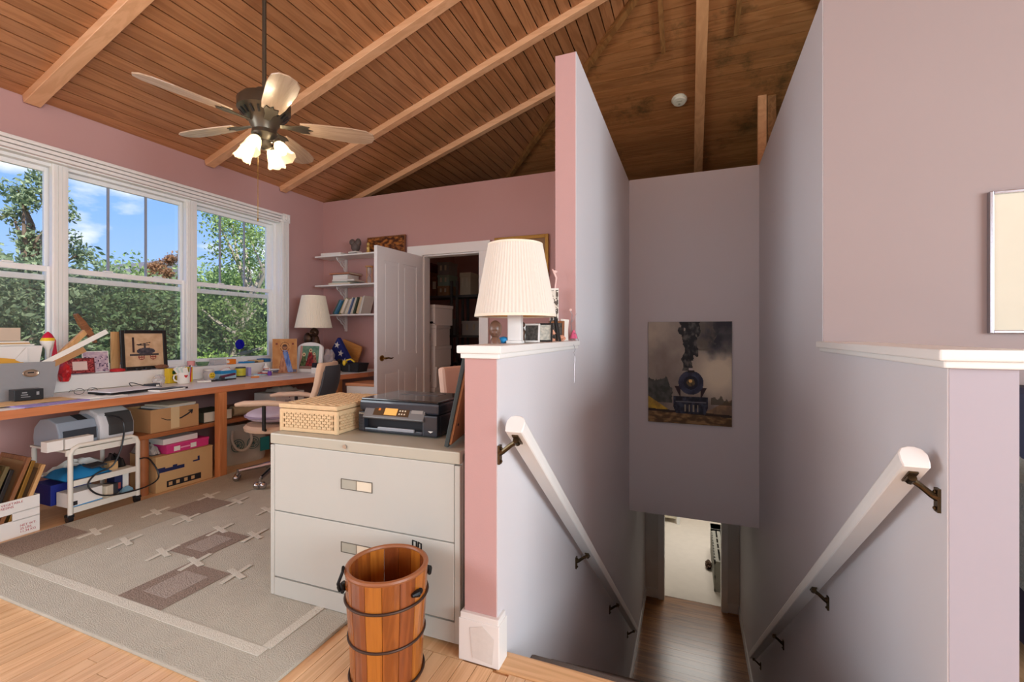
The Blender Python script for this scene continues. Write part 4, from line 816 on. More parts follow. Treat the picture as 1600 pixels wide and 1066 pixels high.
# produce box with picture frames
pbx = thing('produce_box', 'white waxed produce box with red printing and handle hole', 'box', (-3.675, 1.19, 0), 93)
wx, wy, wz, k = .46, .36, .21, .006
MB().box(-wx/2, wx/2, -wy/2, wy/2, 0, k).box(-wx/2, wx/2, wy/2-k, wy/2, k, wz).box(-wx/2, -wx/2+k, -wy/2+k, wy/2-k, k, wz).box(wx/2-k, wx/2, -wy/2+k, wy/2-k, k, wz).box(-wx/2, wx/2, -wy/2, -wy/2+k, k, .095).box(-wx/2, wx/2, -wy/2, -wy/2+k, .135, wz).box(-wx/2, -.02, -wy/2, -wy/2+k, .09, .14).box(.115, wx/2, -wy/2, -wy/2+k, .09, .14).build('body', WCARD, pbx)
yf = -wy/2-.0006
text('printed_text', 'WITH FOOD GRADE VEGETABLE\n& BASED WAXES OR RESINS\nFRESHNESS', .0175, REDINK, pbx, (-.10, yf, .187), (90, 0, 0)); text('printed_text', 'NET WT.\n25 LBS.\n11.34 KG', .0175, REDINK, pbx, (.145, yf, .052), (90, 0, 0))
for kk in range(6):
    w_, h_ = .30, .45-.03*(kk % 3)
    ft = thing('picture_frame', ['thin gilt frame', 'olive wooden frame', 'black wooden frame', 'brown wooden frame', 'pale gold frame', 'tan wooden frame'][kk]+' leaning in the produce box', 'picture frame', (-3.66, 1.115+.04*kk, .008), 0); ft.rotation_euler = (0, math.radians(0), math.radians(4)); ft.rotation_euler = (math.radians(-17-2*(kk % 2)), 0, 0)
    mf = [GOLDF, mat('olive_wood', (104, 90, 56), .5), BLKF, BROWNW, GOLDF, TAN][kk]
    MB().box(-w_/2, -w_/2+.025, 0, .018, 0, h_).box(w_/2-.025, w_/2, 0, .018, 0, h_).box(-w_/2+.025, w_/2-.025, 0, .018, 0, .025).box(-w_/2+.025, w_/2-.025, 0, .018, h_-.025, h_).build('border', mf, ft, bevel=.002, seg=1)
    bx(-w_/2+.015, w_/2-.015, .006, .012, .015, h_-.015).build('backing', MC['backing_board'], ft)
kb = carton('kraft_carton', 'tall kraft carton with dark stripe standing in the produce box', 'carton', (-3.60, 1.025, .008), 93, .09, .12, .31, KRAFT, tape=False); bx(-.046, .046, -.0606, -.06, .16, .22).build('dark_stripe', INK, kb)
# carton with smile arrow on shelf
ab = carton('parcel_box', 'open brown parcel box with black curved arrow on the shelf', 'parcel', (-3.70, 2.20, SH), 90, .335, .30, .165, KRAFT, opened=True)
yf = -.1506
pts = [(-.10, .098), (-.06, .078), (-.01, .070), (.04, .078), (.085, .098), (.115, .118)]
MB().prism([(x, z+.006*(.4+1.2*i/5)) for i, (x, z) in enumerate(pts)][::-1]+[(x, z-.004*(.4+i/5)) for i, (x, z) in enumerate(pts)], 1, yf-.0005, yf).build('printed_arrow', INK, ab)
MB().prism([(.09, .128), (.125, .130), (.118, .098), (.110, .098), (.114, .122), (.09, .120)][::-1], 1, yf-.0006, yf).build('printed_arrow_head', INK, ab)
bx(-.035, .025, yf-.0012, yf-.0008, .01, .166).build('tape', MC.get('packing_tape') or mat('packing_tape', (212, 184, 140), .3), ab)
for kk in range(4): place((cbox(.30, .24, .122, -.112) if kk == 0 else cbox(.30-.03*kk, .24, .012)).build('papers', [PAPER2, DGREY, PAPER, PAPER2][kk], None), (-3.70, 2.22+.012*kk, SH+.128+.013*kk), (0, 0, 90+2*kk)); tag(bpy.data.objects[[o for o in bpy.data.objects.keys() if o.startswith('papers')][-1]], ['yellowed papers lowest in the parcel box', 'dark grey binder in the parcel box', 'white papers near the top of the parcel box', 'yellowed papers topmost in the parcel box'][kk], 'papers')
ob = book('old_album', 'thick old album lying on the desk shelf behind the post', (-3.85, 2.40, SH+.085), 0, .08, .24, .26, mat('album_green', (78, 82, 66), .8), 0, True); ob.location = (-3.83, 2.42, SH+.082)
o = thing('paper_roll', 'worn rolled map lying on the desk shelf', 'roll', (-3.62, 2.69, SH+.047)); MB().cyl((0, 0, 0), (.05, .28, 0), .045, n=18).build('roll', mat('worn_roll', (166, 150, 118), .9, var=.2, vs=20), o, True); MB().cyl((.0501, .281, 0), (.0503, .2825, 0), .03, n=14).build('end', KRAFT, o)
# floor cartons
lc = thing('monitor_carton', 'large kraft carton with dark blue print under the desk', 'carton', (-3.675, 2.255, 0), 88)
cbox(.40, .32, .255).build('body', KRAFT2, lc, bevel=.004); cbox(.404, .324, .006, .252).build('lid_flap', KRAFT2, lc)
yf = -.1606
for (x0, x1, z0, z1) in ((-.19, -.01, .14, .165), (-.19, -.14, .165, .175), (-.09, -.06, .165, .178), (.05, .10, .165, .175), (.085, .1, .175, .2)): bx(x0, x1, yf-.0004, yf, z0, z1).build('printed_shape', mat('navy_ink', (30, 38, 84), .7, var=0), lc)
bx(-.13, .11, yf-.0004, yf, .025, .07).build('printed_band', INK, lc)
for x in (-.105, -.055, 0, .05): bx(x-.012, x+.012, yf-.0008, yf-.0004, .035, .06).build('printed_icon', KRAFT2, lc)
pk = thing('pink_box', 'hot pink keepsake box with white stickers', 'box', (-3.655, 2.28, .260), 91); cbox(.31, .24, .062).build('body', mat('hot_pink', (214, 60, 130), .5), pk, bevel=.003); cbox(.316, .246, .02, .045).build('lid', MC['hot_pink'], pk, bevel=.003)
for x in (-.085, .035): bx(x-.022, x+.022, -.1236, -.123, .012, .046).build('sticker', PAPER, pk)
bx(-.06, .01, -.1236, -.123, .025, .035).build('printed_word', mat('pale_pink', (244, 170, 200), .6, var=0), pk)
carton('white_carton', 'flat white carton on top of the pink box', 'carton', (-3.65, 2.24, .3265), 92, .25, .18, .04, WCARD, tape=False)
lump('newspaper_heap', 'crumpled newspapers heaped beside the pink box', 'newspapers', (-3.70, 2.084, .260), 90, .06, .25, .08, mat('newsprint', (176, 170, 164), .9, var=.4, vs=40), 17)
# white box on shelf, file box
wbx = thing('shoe_box', 'white carton with small logo on the desk shelf', 'carton', (-3.66, 3.21, SH), 92); cbox(.34, .26, .155).build('body', WCARD, wbx, bevel=.003); text('printed_logo', 'Studio', .026, mat('plum_ink', (80, 40, 96), .7, var=0), wbx, (-.06, -.131, .07), (90, 0, 0)); MB().prism([(0, 0), (.012, .012), (0, .024), (-.012, .012)], 1, -.131, -.1305).build('printed_mark', MC['plum_ink'], wbx).location = (-.01, 0, .1)
lump('grey_papers', 'heap of grey papers on the white shoe carton', 'papers', (-3.66, 3.23, SH+.156), 90, .24, .2, .05, mat('grey_paper', (196, 190, 180), .9), 23)
fb = thing('file_box', 'white file box with copper coloured lid beside the desk end', 'file box', (-3.62, 4.06, 0), 94); fb.location = (-3.37, 3.74, 0); fb.rotation_euler[2] = math.radians(20)
fb.location = (-3.13, 3.86, 0); fb.rotation_euler[2] = math.radians(4)
cbox(.34, .30, .60).build('body', WCARD, fb, bevel=.004); cbox(.36, .32, .03, .60).build('lid', mat('copper_lid', (206, 142, 100), .45), fb, bevel=.006); bx(-.06, .06, -.1506, -.15, .45, .47).build('printed_line', MC['grey_ink'], fb)
# tote bag
tt = thing('tote_bag', 'pale canvas tote bag with round emblems and looped handles', 'tote bag', (-3.72, 2.86, 0), 80)
rs = []
for (z, a, b) in ((0, .19, .09), (.03, .2, .10), (.16, .205, .09), (.30, .20, .07), (.34, .195, .06)): rs.append([(a*math.cos(t_)*(abs(math.cos(t_))**-.35 if abs(math.cos(t_)) > .3 else 1), b*math.sin(t_), z) for t_ in [2*PI*i/28 for i in range(28)]])
CANV = mat('pale_canvas', (196, 196, 184), .9, var=.08, vs=12, bump=.1, bs=300); MB().rings(rs).build('body', CANV, tt, True)
MB().tube(spl([(-.12, -.085, .30), (-.14, -.115, .22), (-.10, -.13, .14), (-.03, -.13, .13), (.02, -.12, .2), (.02, -.085, .30)]), .012, 8).build('handle', mat('strap_canvas', (206, 198, 184), .9), tt, True)
for x in (-.09, .04):
    e_ = MB()
    for r_ in (.052, .036): e_.tube([(x+r_*math.cos(a), -.112, .17+r_*math.sin(a)) for a in [2*PI*i/24 for i in range(24)]], .003, 5, closed=True)
    for q in range(4): e_.bar((x-.04*math.cos(q*PI/4), -.112, .17-.04*math.sin(q*PI/4)), (x+.04*math.cos(q*PI/4), -.112, .17+.04*math.sin(q*PI/4)), .004, .003)
    e_.build('emblem', mat('teal_ink', (60, 110, 112), .8, var=0), tt)
bx(.11, .19, -.108, -.098, .08, .20).build('teal_patch', mat('teal', (40, 130, 130), .8), tt)
# ------------------------------------------------------------ office chair
PEACH = mat('beige_plastic', (206, 176, 150), .5); LILAC = mat('lilac_cloth', (196, 182, 198), .9, var=.06, vs=20)
oc_ = thing('office_chair', 'beige office chair with lilac cushion at the desk', 'office chair', (-3.0, 2.62, .0165), 202)     # local +X = front (towards desk after rotation)
for q in range(5):
    a = math.radians(20+72*q); p = Vector((math.cos(a), math.sin(a), 0))
    sp_ = MB().tube([p*.03+Vector((0, 0, .11)), p*.27+Vector((0, 0, .075))], [.022, .014], 8).build('base_spoke', STEEL, oc_, True)
    c_ = MB(); y_ = Vector((-p.y, p.x, 0))
    for s_ in (-1, 1): c_.ball(tuple(p*.285+y_*.022*s_+Vector((0, 0, .027))), .026, 12, 8)
    c_.cyl(tuple(p*.28+Vector((0, 0, .02))), tuple(p*.28+Vector((0, 0, .085))), .008); c_.build('caster', STEEL, sp_, True)
MB().cyl((0, 0, .09), (0, 0, .38), .025, n=14).build('gas_column', BLACK, oc_, True)
MB().lathe([(.20, 0), (.235, .012), (.24, .035), (.22, .055), (.10, .06)], c=(0, 0, .375), n=28).build('seat', PEACH, oc_, True); MB().lathe([(.12, 0), (.20, .012)], c=(0, 0, .362), n=24).build('seat_pan', BLACK, oc_, True)
for s_ in (-1, 1): MB().tube([(-.20, s_*.23, .60), (-.05, s_*.25, .615), (.12, s_*.25, .61), (.19, s_*.24, .60)], [.018, .022, .022, .014], 10).build('armrest', PEACH, oc_, True); MB().tube([(-.02, s_*.18, .39), (-.02, s_*.25, .42), (-.02, s_*.25, .60)], .014, 8).build('arm_post', BLACK, oc_, True)
def shell(off, th, w0, w1, z0, z1, x0, x1, bow):
    m = MB(); rs = []; K = 9; n_ = 10
    for j in range(K):
        t_ = j/(K-1); w_ = (w0+(w1-w0)*t_)*(1-.55*max(0, t_-.75)**2*16*.35); z = z0+(z1-z0)*t_; x = x0+(x1-x0)*t_-.04*math.sin(PI*t_)+off
        f_ = [(x+bow*(1-(2*i/n_-1)**2)*-1, w_*(2*i/n_-1), z) for i in range(n_+1)]; b_ = [(p_[0]-th, p_[1], p_[2]) for p_ in f_][::-1]
        rs.append(f_+b_)
    return m.rings(rs)
shell(0, .04, .19, .175, .47, .90, -.22, -.36, .05).build('backrest', PEACH, oc_, True, bevel=.01); shell(-.042, .02, .17, .155, .49, .875, -.22, -.36, .05).build('back_shell', mat('charcoal_mesh', (64, 68, 74), .6), oc_, True)
MB().tube([(-.02, 0, .37), (-.2, 0, .38), (-.30, 0, .48), (-.32, 0, .6)], .018, 8).build('back_support', BLACK, oc_, True)
cu = thing('cushion', 'lilac cushion with tasselled edge on the office chair', 'cushion', (-3.01, 2.62, .453), 8)
MB().ball((0, 0, .058), (.22, .22, .058), 28, 10).build('cover', LILAC, cu, True); MB().tube([(.221*math.cos(a), .221*math.sin(a), .058) for a in [2*PI*i/36 for i in range(36)]], .008, 6, closed=True).build('piping', mat('lilac_piping', (150, 134, 156), .9), cu, True)
# ------------------------------------------------------------ rug
RUGM = mat('rug_beige', (192, 188, 174), .98, var=.10, vs=14, bump=.7, bs=220); RUGL = mat('rug_cream', (214, 211, 198), .98, var=.05, vs=30, bump=.6, bs=220); RUGD = mat('rug_brown', (146, 130, 118), .98, var=.35, vs=90, bump=.8, bs=160); RUGM2 = mat('rug_taupe', (178, 170, 154), .98, var=.12, vs=20, bump=.7, bs=220)
rg = thing('area_rug', 'beige area rug with brown rectangles and cream crosses', 'rug', (-2.4, 2.4, 0))
MB().prism([(x+2.4, y-2.4) for x, y in ((-3.44, .995), (-1.25, .995), (-1.25, 3.68), (-3.44, 3.68))], 2, .0005, .014).build('pile', RUGM, rg, bevel=.004)
def motif(nm, cx_, cy_, sx_, sy_, rot_, mt_, z=.0145):
    o = bx(-sx_/2, sx_/2, -sy_/2, sy_/2, 0, .0022).build(nm, mt_, rg); o.location = (cx_+2.4, cy_-2.4, z); o.rotation_euler = (0, 0, math.radians(rot_)); return o

motif('border_stripe', -2.43, 1.157, 2.06, .04, 0, RUGL); motif('border_stripe', -1.41, 2.405, .04, 2.45, 0, RUGL)
motif('taupe_band', -3.18, 2.42, .50, 2.48, 0, RUGM2, .0142)
for (x0, x1, y0, y1, pale) in ((-3.42, -3.16, 1.185, 1.495, 0), (-3.08, -2.83, 1.855, 2.11, 0), (-2.52, -2.27, 1.52, 1.79, 1), (-2.28, -2.0, 1.18, 1.48, 1), (-2.25, -2.0, 2.1, 2.38, 1), (-1.95, -1.7, 1.83, 2.1, 1), (-3.08, -2.83, 2.75, 3.0, 0)):
    motif('brown_rectangle', (x0+x1)/2, (y0+y1)/2, x1-x0, y1-y0, 0, RUGD)
    if pale: motif('pale_inset', (x0+x1)/2, (y0+y1)/2, (x1-x0)*.55, (y1-y0)*.6, 0, mat('rug_fleck', (168, 156, 146), .98, var=.25, vs=90, bump=.8, bs=160), .016)
for (x, y) in ((-3.13, 1.51), (-2.83, 1.5), (-3.12, 1.816), (-2.83, 1.817), (-3.09, 2.13), (-2.81, 2.13), (-2.51, 1.495), (-2.5, 1.79), (-2.25, 1.81), (-2.26, 1.492), (-1.97, 1.488), (-1.97, 1.8), (-2.5, 2.1), (-3.1, 2.72), (-2.8, 3.02), (-1.68, 2.12)):
    motif('cream_cross_bar', x, y, .022, .17, 8, RUGL, .0165); motif('cream_cross_bar', x, y, .13, .026, -14, RUGL, .017)
# ------------------------------------------------------------ filing cabinet and what stands on it
ENAM = mat('putty_enamel', (190, 190, 182), .45, var=.03, vs=4); ENAMT = mat('putty_top', (184, 180, 164), .4, var=.04)
fc_ = thing('filing_cabinet', 'putty coloured two-drawer lateral filing cabinet', 'filing cabinet', (-1.23, 1.66, .0170), .8)
cw2, cd2, chh = .457, .225, .694
MB().box(-cw2, cw2, -cd2+.02, cd2, 0, chh-.012).box(-cw2, -cw2+.022, -cd2, -cd2+.02, 0, chh-.05).box(cw2-.022, cw2, -cd2, -cd2+.02, 0, chh-.05).build('carcass', ENAM, fc_, bevel=.002, seg=1)
bx(-cw2, cw2, -cd2-.001, cd2, chh-.045, chh).build('top', ENAMT, fc_, bevel=.005); bx(-cw2+.022, cw2-.022, -cd2+.002, -cd2+.02, 0, .075).build('plinth', ENAM, fc_)
for z0, z1 in ((.365, .648), (.082, .361)):
    d_ = bx(-cw2+.024, cw2-.024, -cd2-.0, -cd2+.02, z0, z1).build('drawer_front', ENAM, fc_, bevel=.003)
    zc = z0+.155 if z0 > .2 else z0+.185
    MB().box(-.076, .076, -cd2-.0025, -cd2+.001, zc-.021, zc-.018).box(-.076, .076, -cd2-.0025, -cd2+.001, zc+.018, zc+.021).box(-.076, -.073, -cd2-.0025, -cd2+.001, zc-.02, zc+.02).box(.073, .076, -cd2-.0025, -cd2+.001, zc-.02, zc+.02).box(-.001, .001, -cd2-.0025, -cd2+.001, zc-.02, zc+.02).build('pull_frame', mat('grey_steel', (120, 118, 110), .35, .8), d_)
    bx(-.073, -.001, -cd2-.0012, -cd2+.001, zc-.018, zc+.018).build('finger_recess', mat('recess_metal', (172, 174, 162), .35, .3), d_); bx(.001, .073, -cd2-.0012, -cd2+.001, zc-.018, zc+.018).build('label_card', PAPER2, d_)
lk_ = MB().cyl((-.055, -cd2-.006, chh-.024), (-.055, -cd2+.01, chh-.024), .009, n=16); lk_.build('lock', STEEL, fc_, True)
# wicker basket
WIC = mat('wicker', (216, 186, 144), .75, var=.12, vs=60); WICD = mat('inner_cane', (186, 152, 110), .85)
bk = thing('wicker_basket', 'lidded pale wicker basket on the filing cabinet', 'basket', (-1.545, 1.675, .7125), 3)
bw, bd, bh = .15, .185, .095
cbox(bw*2-.04, bd*2-.04, bh-.002).build('inner_liner', WICD, bk)
for x in (-bw, bw):
    for y in (-bd, bd): MB().cyl((x*.97, y*.97, 0), (x*.97, y*.97, bh), .011, n=8).build('corner_post', WIC, bk, True)
for z in (.008, bh-.006): MB().box(-bw, bw, -bd-.004, -bd+.006, z-.008, z+.008).box(-bw, bw, bd-.006, bd+.004, z-.008, z+.008).box(-bw-.004, -bw+.006, -bd, bd, z-.008, z+.008).box(bw-.006, bw+.004, -bd, bd, z-.008, z+.008).build('rim', WIC, bk, bevel=.003)
wv = MB()
def weave(m, n_, rows, f_):
    for j in range(rows):
        for i in range(n_): f_(m, i, j, (i+j) % 2)
def wf(m, i, j, o_):
    x = -bw+.02+i*.0125; z = .022+j*.0118
    if o_: m.box(x-.0055, x+.0135, -bd-.002, -bd+.004, z-.0047, z+.0047)
weave(wv, 21, 6, wf)
def ws(m, i, j, o_):
    y = -bd+.02+i*.0125; z = .022+j*.0118
    if o_: m.box(bw-.004, bw+.002, y-.0055, y+.0135, z-.0047, z+.0047); m.box(-bw-.002, -bw+.004, y-.0055, y+.0135, z-.0047, z+.0047)
weave(wv, 26, 6, ws)
for i in range(22): x = -bw+.014+i*.0125; wv.box(x-.002, x+.002, -bd-.0005, -bd+.004, .01, bh-.01)
for i in range(28): y = -bd+.014+i*.0125; wv.box(bw-.004, bw+.0005, y-.002, y+.002, .01, bh-.01)
tag(wv.build('woven_sides', WIC, bk), None, None, kind='stuff')
ld = MB().box(-bw-.006, bw+.006, -bd-.006, bd+.006, bh+.004, bh+.024).build('lid', WIC, bk, bevel=.006)
lv = MB()
for j in range(26):
    for i in range(11):
        if (i+j) % 2: x = -bw+.02+i*.026; y = -bd+.02+j*.0135; lv.box(x-.002, x+.024, y-.005, y+.005, bh+.022, bh+.0275)
tag(lv.build('woven_top', mat('wicker_top', (206, 174, 132), .75, var=.15, vs=60), ld), None, None, kind='stuff')
# all-in-one printer
pr = thing('desktop_printer', 'black all-in-one printer with small screen on the filing cabinet', 'printer', (-1.15, 1.735, .7125), 1)
PBK = mat('printer_black', (44, 48, 56), .3, coat=.3); PGR = mat('printer_grey', (112, 112, 112), .35)
MB().box(-.195, .195, -.12, .145, .004, .09).box(-.195, -.165, -.15, -.119, .004, .09).box(.125, .195, -.15, -.119, .004, .09).box(-.166, .126, -.15, -.119, .004, .022).build('body', PBK, pr, bevel=.006)
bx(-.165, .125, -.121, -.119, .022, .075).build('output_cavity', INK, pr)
bx(-.197, .197, -.14, .147, .091, .138).build('scanner', mat('printer_blue_black', (34, 40, 52), .3, coat=.4), pr, bevel=.01); bx(-.192, .192, -.135, .142, .137, .146).build('scanner_lid', mat('glossy_lid', (24, 25, 28), .12, coat=.6), pr, bevel=.006)
bx(-.1, .1, .02, .1, .1455, .1475).build('lid_panel', mat('lid_grey', (90, 92, 96), .2), pr, bevel=.001)
pn_ = MB().box(-.165, .135, -.012, .004, 0, .06).build('control_panel', PGR, pr, bevel=.004); place(pn_, (0, -.152, .062), (-32, 0, 0))
for (x0, x1, z0, z1, mt_) in ((-.115, .06, .012, .052, mat('panel_dark', (76, 58, 40), .2)), (-.06, .002, .016, .048, mat('screen_orange', (232, 170, 92), .2, emit=.25, var=0)), (-.093, -.083, .034, .044, ORANGE), (.07, .125, .03, .046, mat('panel_light', (150, 148, 144), .4))):
    bx(x0, x1, -.0135 if mt_.name != 'screen_orange' and x1-x0 > .02 else -.0145, -.011, z0, z1).build('panel_area', mt_, pn_)
for k_ in range(6): bx(.012+.008*(k_ % 3)*1.6, .018+.008*(k_ % 3)*1.6, -.0148, -.013, .02+.014*(k_//3), .026+.014*(k_//3)).build('button', PAPER2, pn_)
for k_ in range(4): bx(-.193, -.169, -.1515, -.149, .028+.012*k_, .031+.012*k_).build('grille_line', DGREY, pr)
MB().box(-.09, .09, -.158, -.148, .016, .03).build('tray_lip', mat('tray_silver', (150, 154, 160), .3), pr, bevel=.003); bx(-.08, .01, -.151, -.149, .070, .075).build('tray_tab', mat('tab_silver', (170, 172, 174), .3), pr)
text('maker_mark', 'EPSON', .009, PAPER2, pr, (-.19, -.1512, .078), (90, 0, 0)); MB().prism([(0, 0), (.012, .008), (-.012, .008)], 1, -.1515, -.15).build('printed_mark', PAPER, pr).location = (.165, 0, .02)
# picture leaning between cabinet and half wall, seen from its back
lf_ = thing('leaning_picture', 'dark edged picture leaning backwards against the half wall', 'picture', (-.825, 1.475, .7125), 0); lf_.rotation_euler = (0, math.radians(12), math.radians(13))
MB().box(-.028, -.012, 0, .30, 0, .36).build('frame', mat('dark_green_frame', (52, 62, 62), .5), lf_, bevel=.003); bx(-.012, -.004, .01, .29, .01, .35).build('backing', mat('hardboard', (176, 124, 84), .8, var=.1, vs=20), lf_)
for z in (.08, .28): MB().cyl((-.005, .05, z), (-.001, .05, z), .005, n=8).build('nail', INK, lf_)
# peach side chair beyond
sc = thing('side_chair', 'peach upholstered side chair behind the filing cabinet', 'chair', (-1.10, 2.52, .0165), 75)
PU = mat('peach_cloth', (224, 190, 170), .85, var=.04)
MB().box(-.22, .22, -.22, .22, .42, .49).build('seat', PU, sc, bevel=.03, seg=3); o = MB().box(-.2, .2, -.03, .03, 0, .42).build('backrest', PU, sc, bevel=.028, seg=3); place(o, (0, .22, .50), (-8, 0, 0))
for x in (-.18, .18):
    for y in (-.18, .18): MB().cyl((x, y, .42), (x*1.1, y*1.1, 0), .016, .012, n=10).build('leg', BROWNW, sc, True)
    MB().bar((x, .20, .40), (x, .235, .60), .03, .015).build('back_post', BROWNW, sc)
# ------------------------------------------------------------ wooden bucket
SV = [wood('stave_%d' % k_, a_, b_, 2, 12, .25, .08, .1, .5) for k_, (a_, b_) in enumerate((((128, 66, 24), (166, 94, 36)), ((112, 56, 28), (146, 78, 36)), ((148, 82, 26), (184, 112, 40))))]
bu = thing('wooden_bucket', 'tall varnished stave bucket with iron hoops before the cabinet', 'bucket', (-.945, 1.255, .001), 12)
HB, RB, RT = .365, .116, .134; ns_ = 15
for k_ in range(ns_):
    a0, a1 = 2*PI*k_/ns_+.003, 2*PI*(k_+1)/ns_-.003; vs = []
    m = MB(); rs = []
    for (r0, z) in ((RB, 0), (RB+.004, .12), (RT-.004, .26), (RT, HB)):
        ang = [a0+(a1-a0)*q/3 for q in range(4)]
        rs.append([(r0*math.cos(a), r0*math.sin(a), z) for a in ang]+[((r0-.013)*math.cos(a), (r0-.013)*math.sin(a), z) for a in ang[::-1]])
    m.rings(rs).build('stave', SV[(k_*7) % 3], bu, bevel=.0015, seg=1)
MB().lathe([(RB-.012, .02), (RB-.012, .034)], n=30).build('bottom', SV[1], bu)
MB().tube([((RT-.006)*math.cos(2*PI*i/48), (RT-.006)*math.sin(2*PI*i/48), HB) for i in range(48)], .0085, 8, closed=True).build('rim', mat('rim_wood', (150, 92, 56), .4), bu, True)
HOOP = mat('iron_hoop', (74, 54, 44), .5, .5)
for z, r_ in ((.02, RB+.0045), (.15, RB+.0075), (.275, RT-.0005)): MB().tube([(r_*math.cos(2*PI*i/40), r_*math.sin(2*PI*i/40), z) for i in range(40)], .0045, 8, closed=True).build('hoop', HOOP, bu, True)
IRON = mat('black_iron', (30, 30, 32), .45, .6)
for s_, a in ((0, math.radians(206)), (1, math.radians(40))):
    p = Vector((math.cos(a), math.sin(a), 0)); t_ = Vector((-p.y, p.x, 0)); q = p*(RT+.004)+Vector((0, 0, HB-.055))
    e_ = MB().ball(tuple(q), (.016, .016, .012), 10, 8).tube([q+t_*.03, q+p*.008, q-t_*.03], [.006, .013, .006], 8).build('ear', IRON, bu, True)
    if s_ == 0: MB().tube([q+t_*.02+p*.01, q+t_*.035+p*.014+Vector((0, 0, .03)), q+t_*.03+Vector((0, 0, .065)), q+t_*.012+Vector((0, 0, .07)), q+t_*.0+Vector((0, 0, .06))], .005, 8).build('bail_hook', IRON, e_, True)
for dx in (-.018, .018):
    a = math.radians(62)+dx*6; p = Vector((math.cos(a), math.sin(a), 0)); t_ = Vector((-p.y, p.x, 0)); q = p*(RT-.004)+Vector((0, 0, HB))
    MB().tube([q-t_*.009, q-t_*.009+Vector((0, 0, .026)), q+t_*.009+Vector((0, 0, .026)), q+t_*.009], .0032, 6).build('staple', IRON, bu)
a = math.radians(-75); p = Vector((math.cos(a+.9), math.sin(a+.9), 0)); t_ = Vector((-p.y, p.x, 0)); q = p*(RT+.002)+Vector((0, 0, HB-.055)); MB().tube([q-t_*.02, q+p*.006, q+t_*.02], [.006, .012, .008], 8).ball(tuple(q+p*.006), .011, 8, 6).build('ear', IRON, bu, True)

# ------------------------------------------------------------ on the half wall cap
ZH = 1.0985
hl = thing('table_lamp', 'white square column lamp with ivory pleated shade on the half wall', 'lamp', (-.676, 1.752, ZH), 10)
MB().box(-.033, .033, -.033, .033, 0, .012).box(-.028, .028, -.028, .028, .012, .15).build('column', WHITE, hl, bevel=.003); MB().cyl((0, 0, .15), (0, 0, .41), .006).build('stem', BRASS, hl)
MB().lathe([(.168, .115), (.113, .408)], n=140, cap=False, pleat=.010).build('lamp_shade', mat('white_shade', (224, 218, 206), .8, var=.02), hl)
MB().lathe([(.164, .117), (.110, .405)], n=60, cap=False).build('gold_lining', mat('gold_lining', (232, 176, 84), .6), hl, True)
MB().lathe([(.1695, .110), (.1695, .121)], n=70, cap=False).lathe([(.1145, .402), (.1145, .411)], n=70, cap=False).build('shade_rim', mat('shade_rim', (236, 226, 206), .8), hl)
MB().bar((-.11, 0, .405), (.11, 0, .405), .003, .003).bar((0, -.11, .405), (0, .11, .405), .003, .003).ball((0, 0, .42), (.008, .008, .012), 10, 6).build('spider', BRASS, hl)
LEAT = mat('brown_bust', (112, 82, 66), .35, var=.2, vs=20)
bs_ = thing('small_bust', 'small brown carved head beside the white column lamp', 'sculpture', (-.735, 1.68, ZH), 20)
MB().lathe([(.024, 0), (.022, .012), (.014, .026)], n=16).build('neck', LEAT, bs_, True); MB().ball((0, 0, .058), (.027, .03, .036), 16, 10).ball((.0, -.026, .046), (.014, .010, .012), 10, 6).build('head', LEAT, bs_, True)
bb_ = thing('blue_bird', 'small turquoise bird figure between bust and lamp column', 'figurine', (-.722, 1.735, ZH), 0); MB().ball((0, 0, .014), (.022, .03, .014), 14, 8).build('body', BLUE, bb_, True); MB().tube([(0, .025, .014), (0, .045, .02)], [.009, .003], 8).build('tail', BLUE, bb_, True)
dkf = thing('dark_figure', 'tiny dark standing figure behind the lamp column', 'figurine', (-.70, 1.90, ZH)); MB().lathe([(.014, 0), (.012, .03), (.016, .05), (.007, .066)], n=12).build('body', BR2, dkf, True); MB().ball((0, 0, .08), .014, 10, 8).build('head', BR2, dkf, True)
def f_gray(u, v): return mixc((62, 60, 58), (96, 92, 86), .5+fbm(u*5, v*5))
frame('photo_frame', 'white framed dark photo beside the lamp column', 'photo frame', (-.665, 1.93, ZH), 6, .075, .085, .008, .012, WHITE, f_gray, 14, 16, 8)
def f_pale(u, v): return mixc((206, 204, 190), (168, 170, 160), .5+1.2*fbm(u*4, v*6))
frame('photo_frame', 'dark framed pale photo next to the stone hand', 'photo frame', (-.655, 2.08, ZH), 4, .085, .09, .008, .012, BLKF, f_pale, 14, 16, 8)
frame('photo_frame', 'brown framed tall photo behind the black easel', 'photo frame', (-.69, 2.42, ZH), 4, .09, .11, .012, .012, BROWNW, f_gray, 10, 12, 6)
COR = mat('coral_stone', (226, 166, 136), .7, var=.1)
hd = thing('shell_ornament', 'peach coloured curved shell ornament on the half wall', 'ornament', (-.66, 2.17, ZH), 0)
MB().tube([(-.045, -.02, .006), (-.02, -.01, .014), (.0, .0, .026), (.012, .0, .042), (.024, .0, .048), (.034, .0, .038)], [.006, .011, .015, .016, .012, .005], 10).build('curl', COR, hd, True); MB().tube([(-.03, .015, .006), (.0, .012, .012), (.03, .01, .008)], [.006, .01, .006], 8).build('base', COR, hd, True)
es = thing('easel', 'small black wooden easel on the half wall', 'easel', (-.665, 2.30, ZH), 0)
MB().bar((-.05, -.02, 0), (-.005, .0, .155), .012, .008).build('leg', BLKF, es); MB().bar((.035, -.02, 0), (.0, .0, .155), .012, .008).build('leg', BLKF, es); MB().bar((-.04, -.018, .04), (.028, -.018, .04), .008, .008).build('crossbar', BLKF, es); MB().bar((0, .05, 0), (0, .0, .14), .01, .008).build('back_leg', BLKF, es)
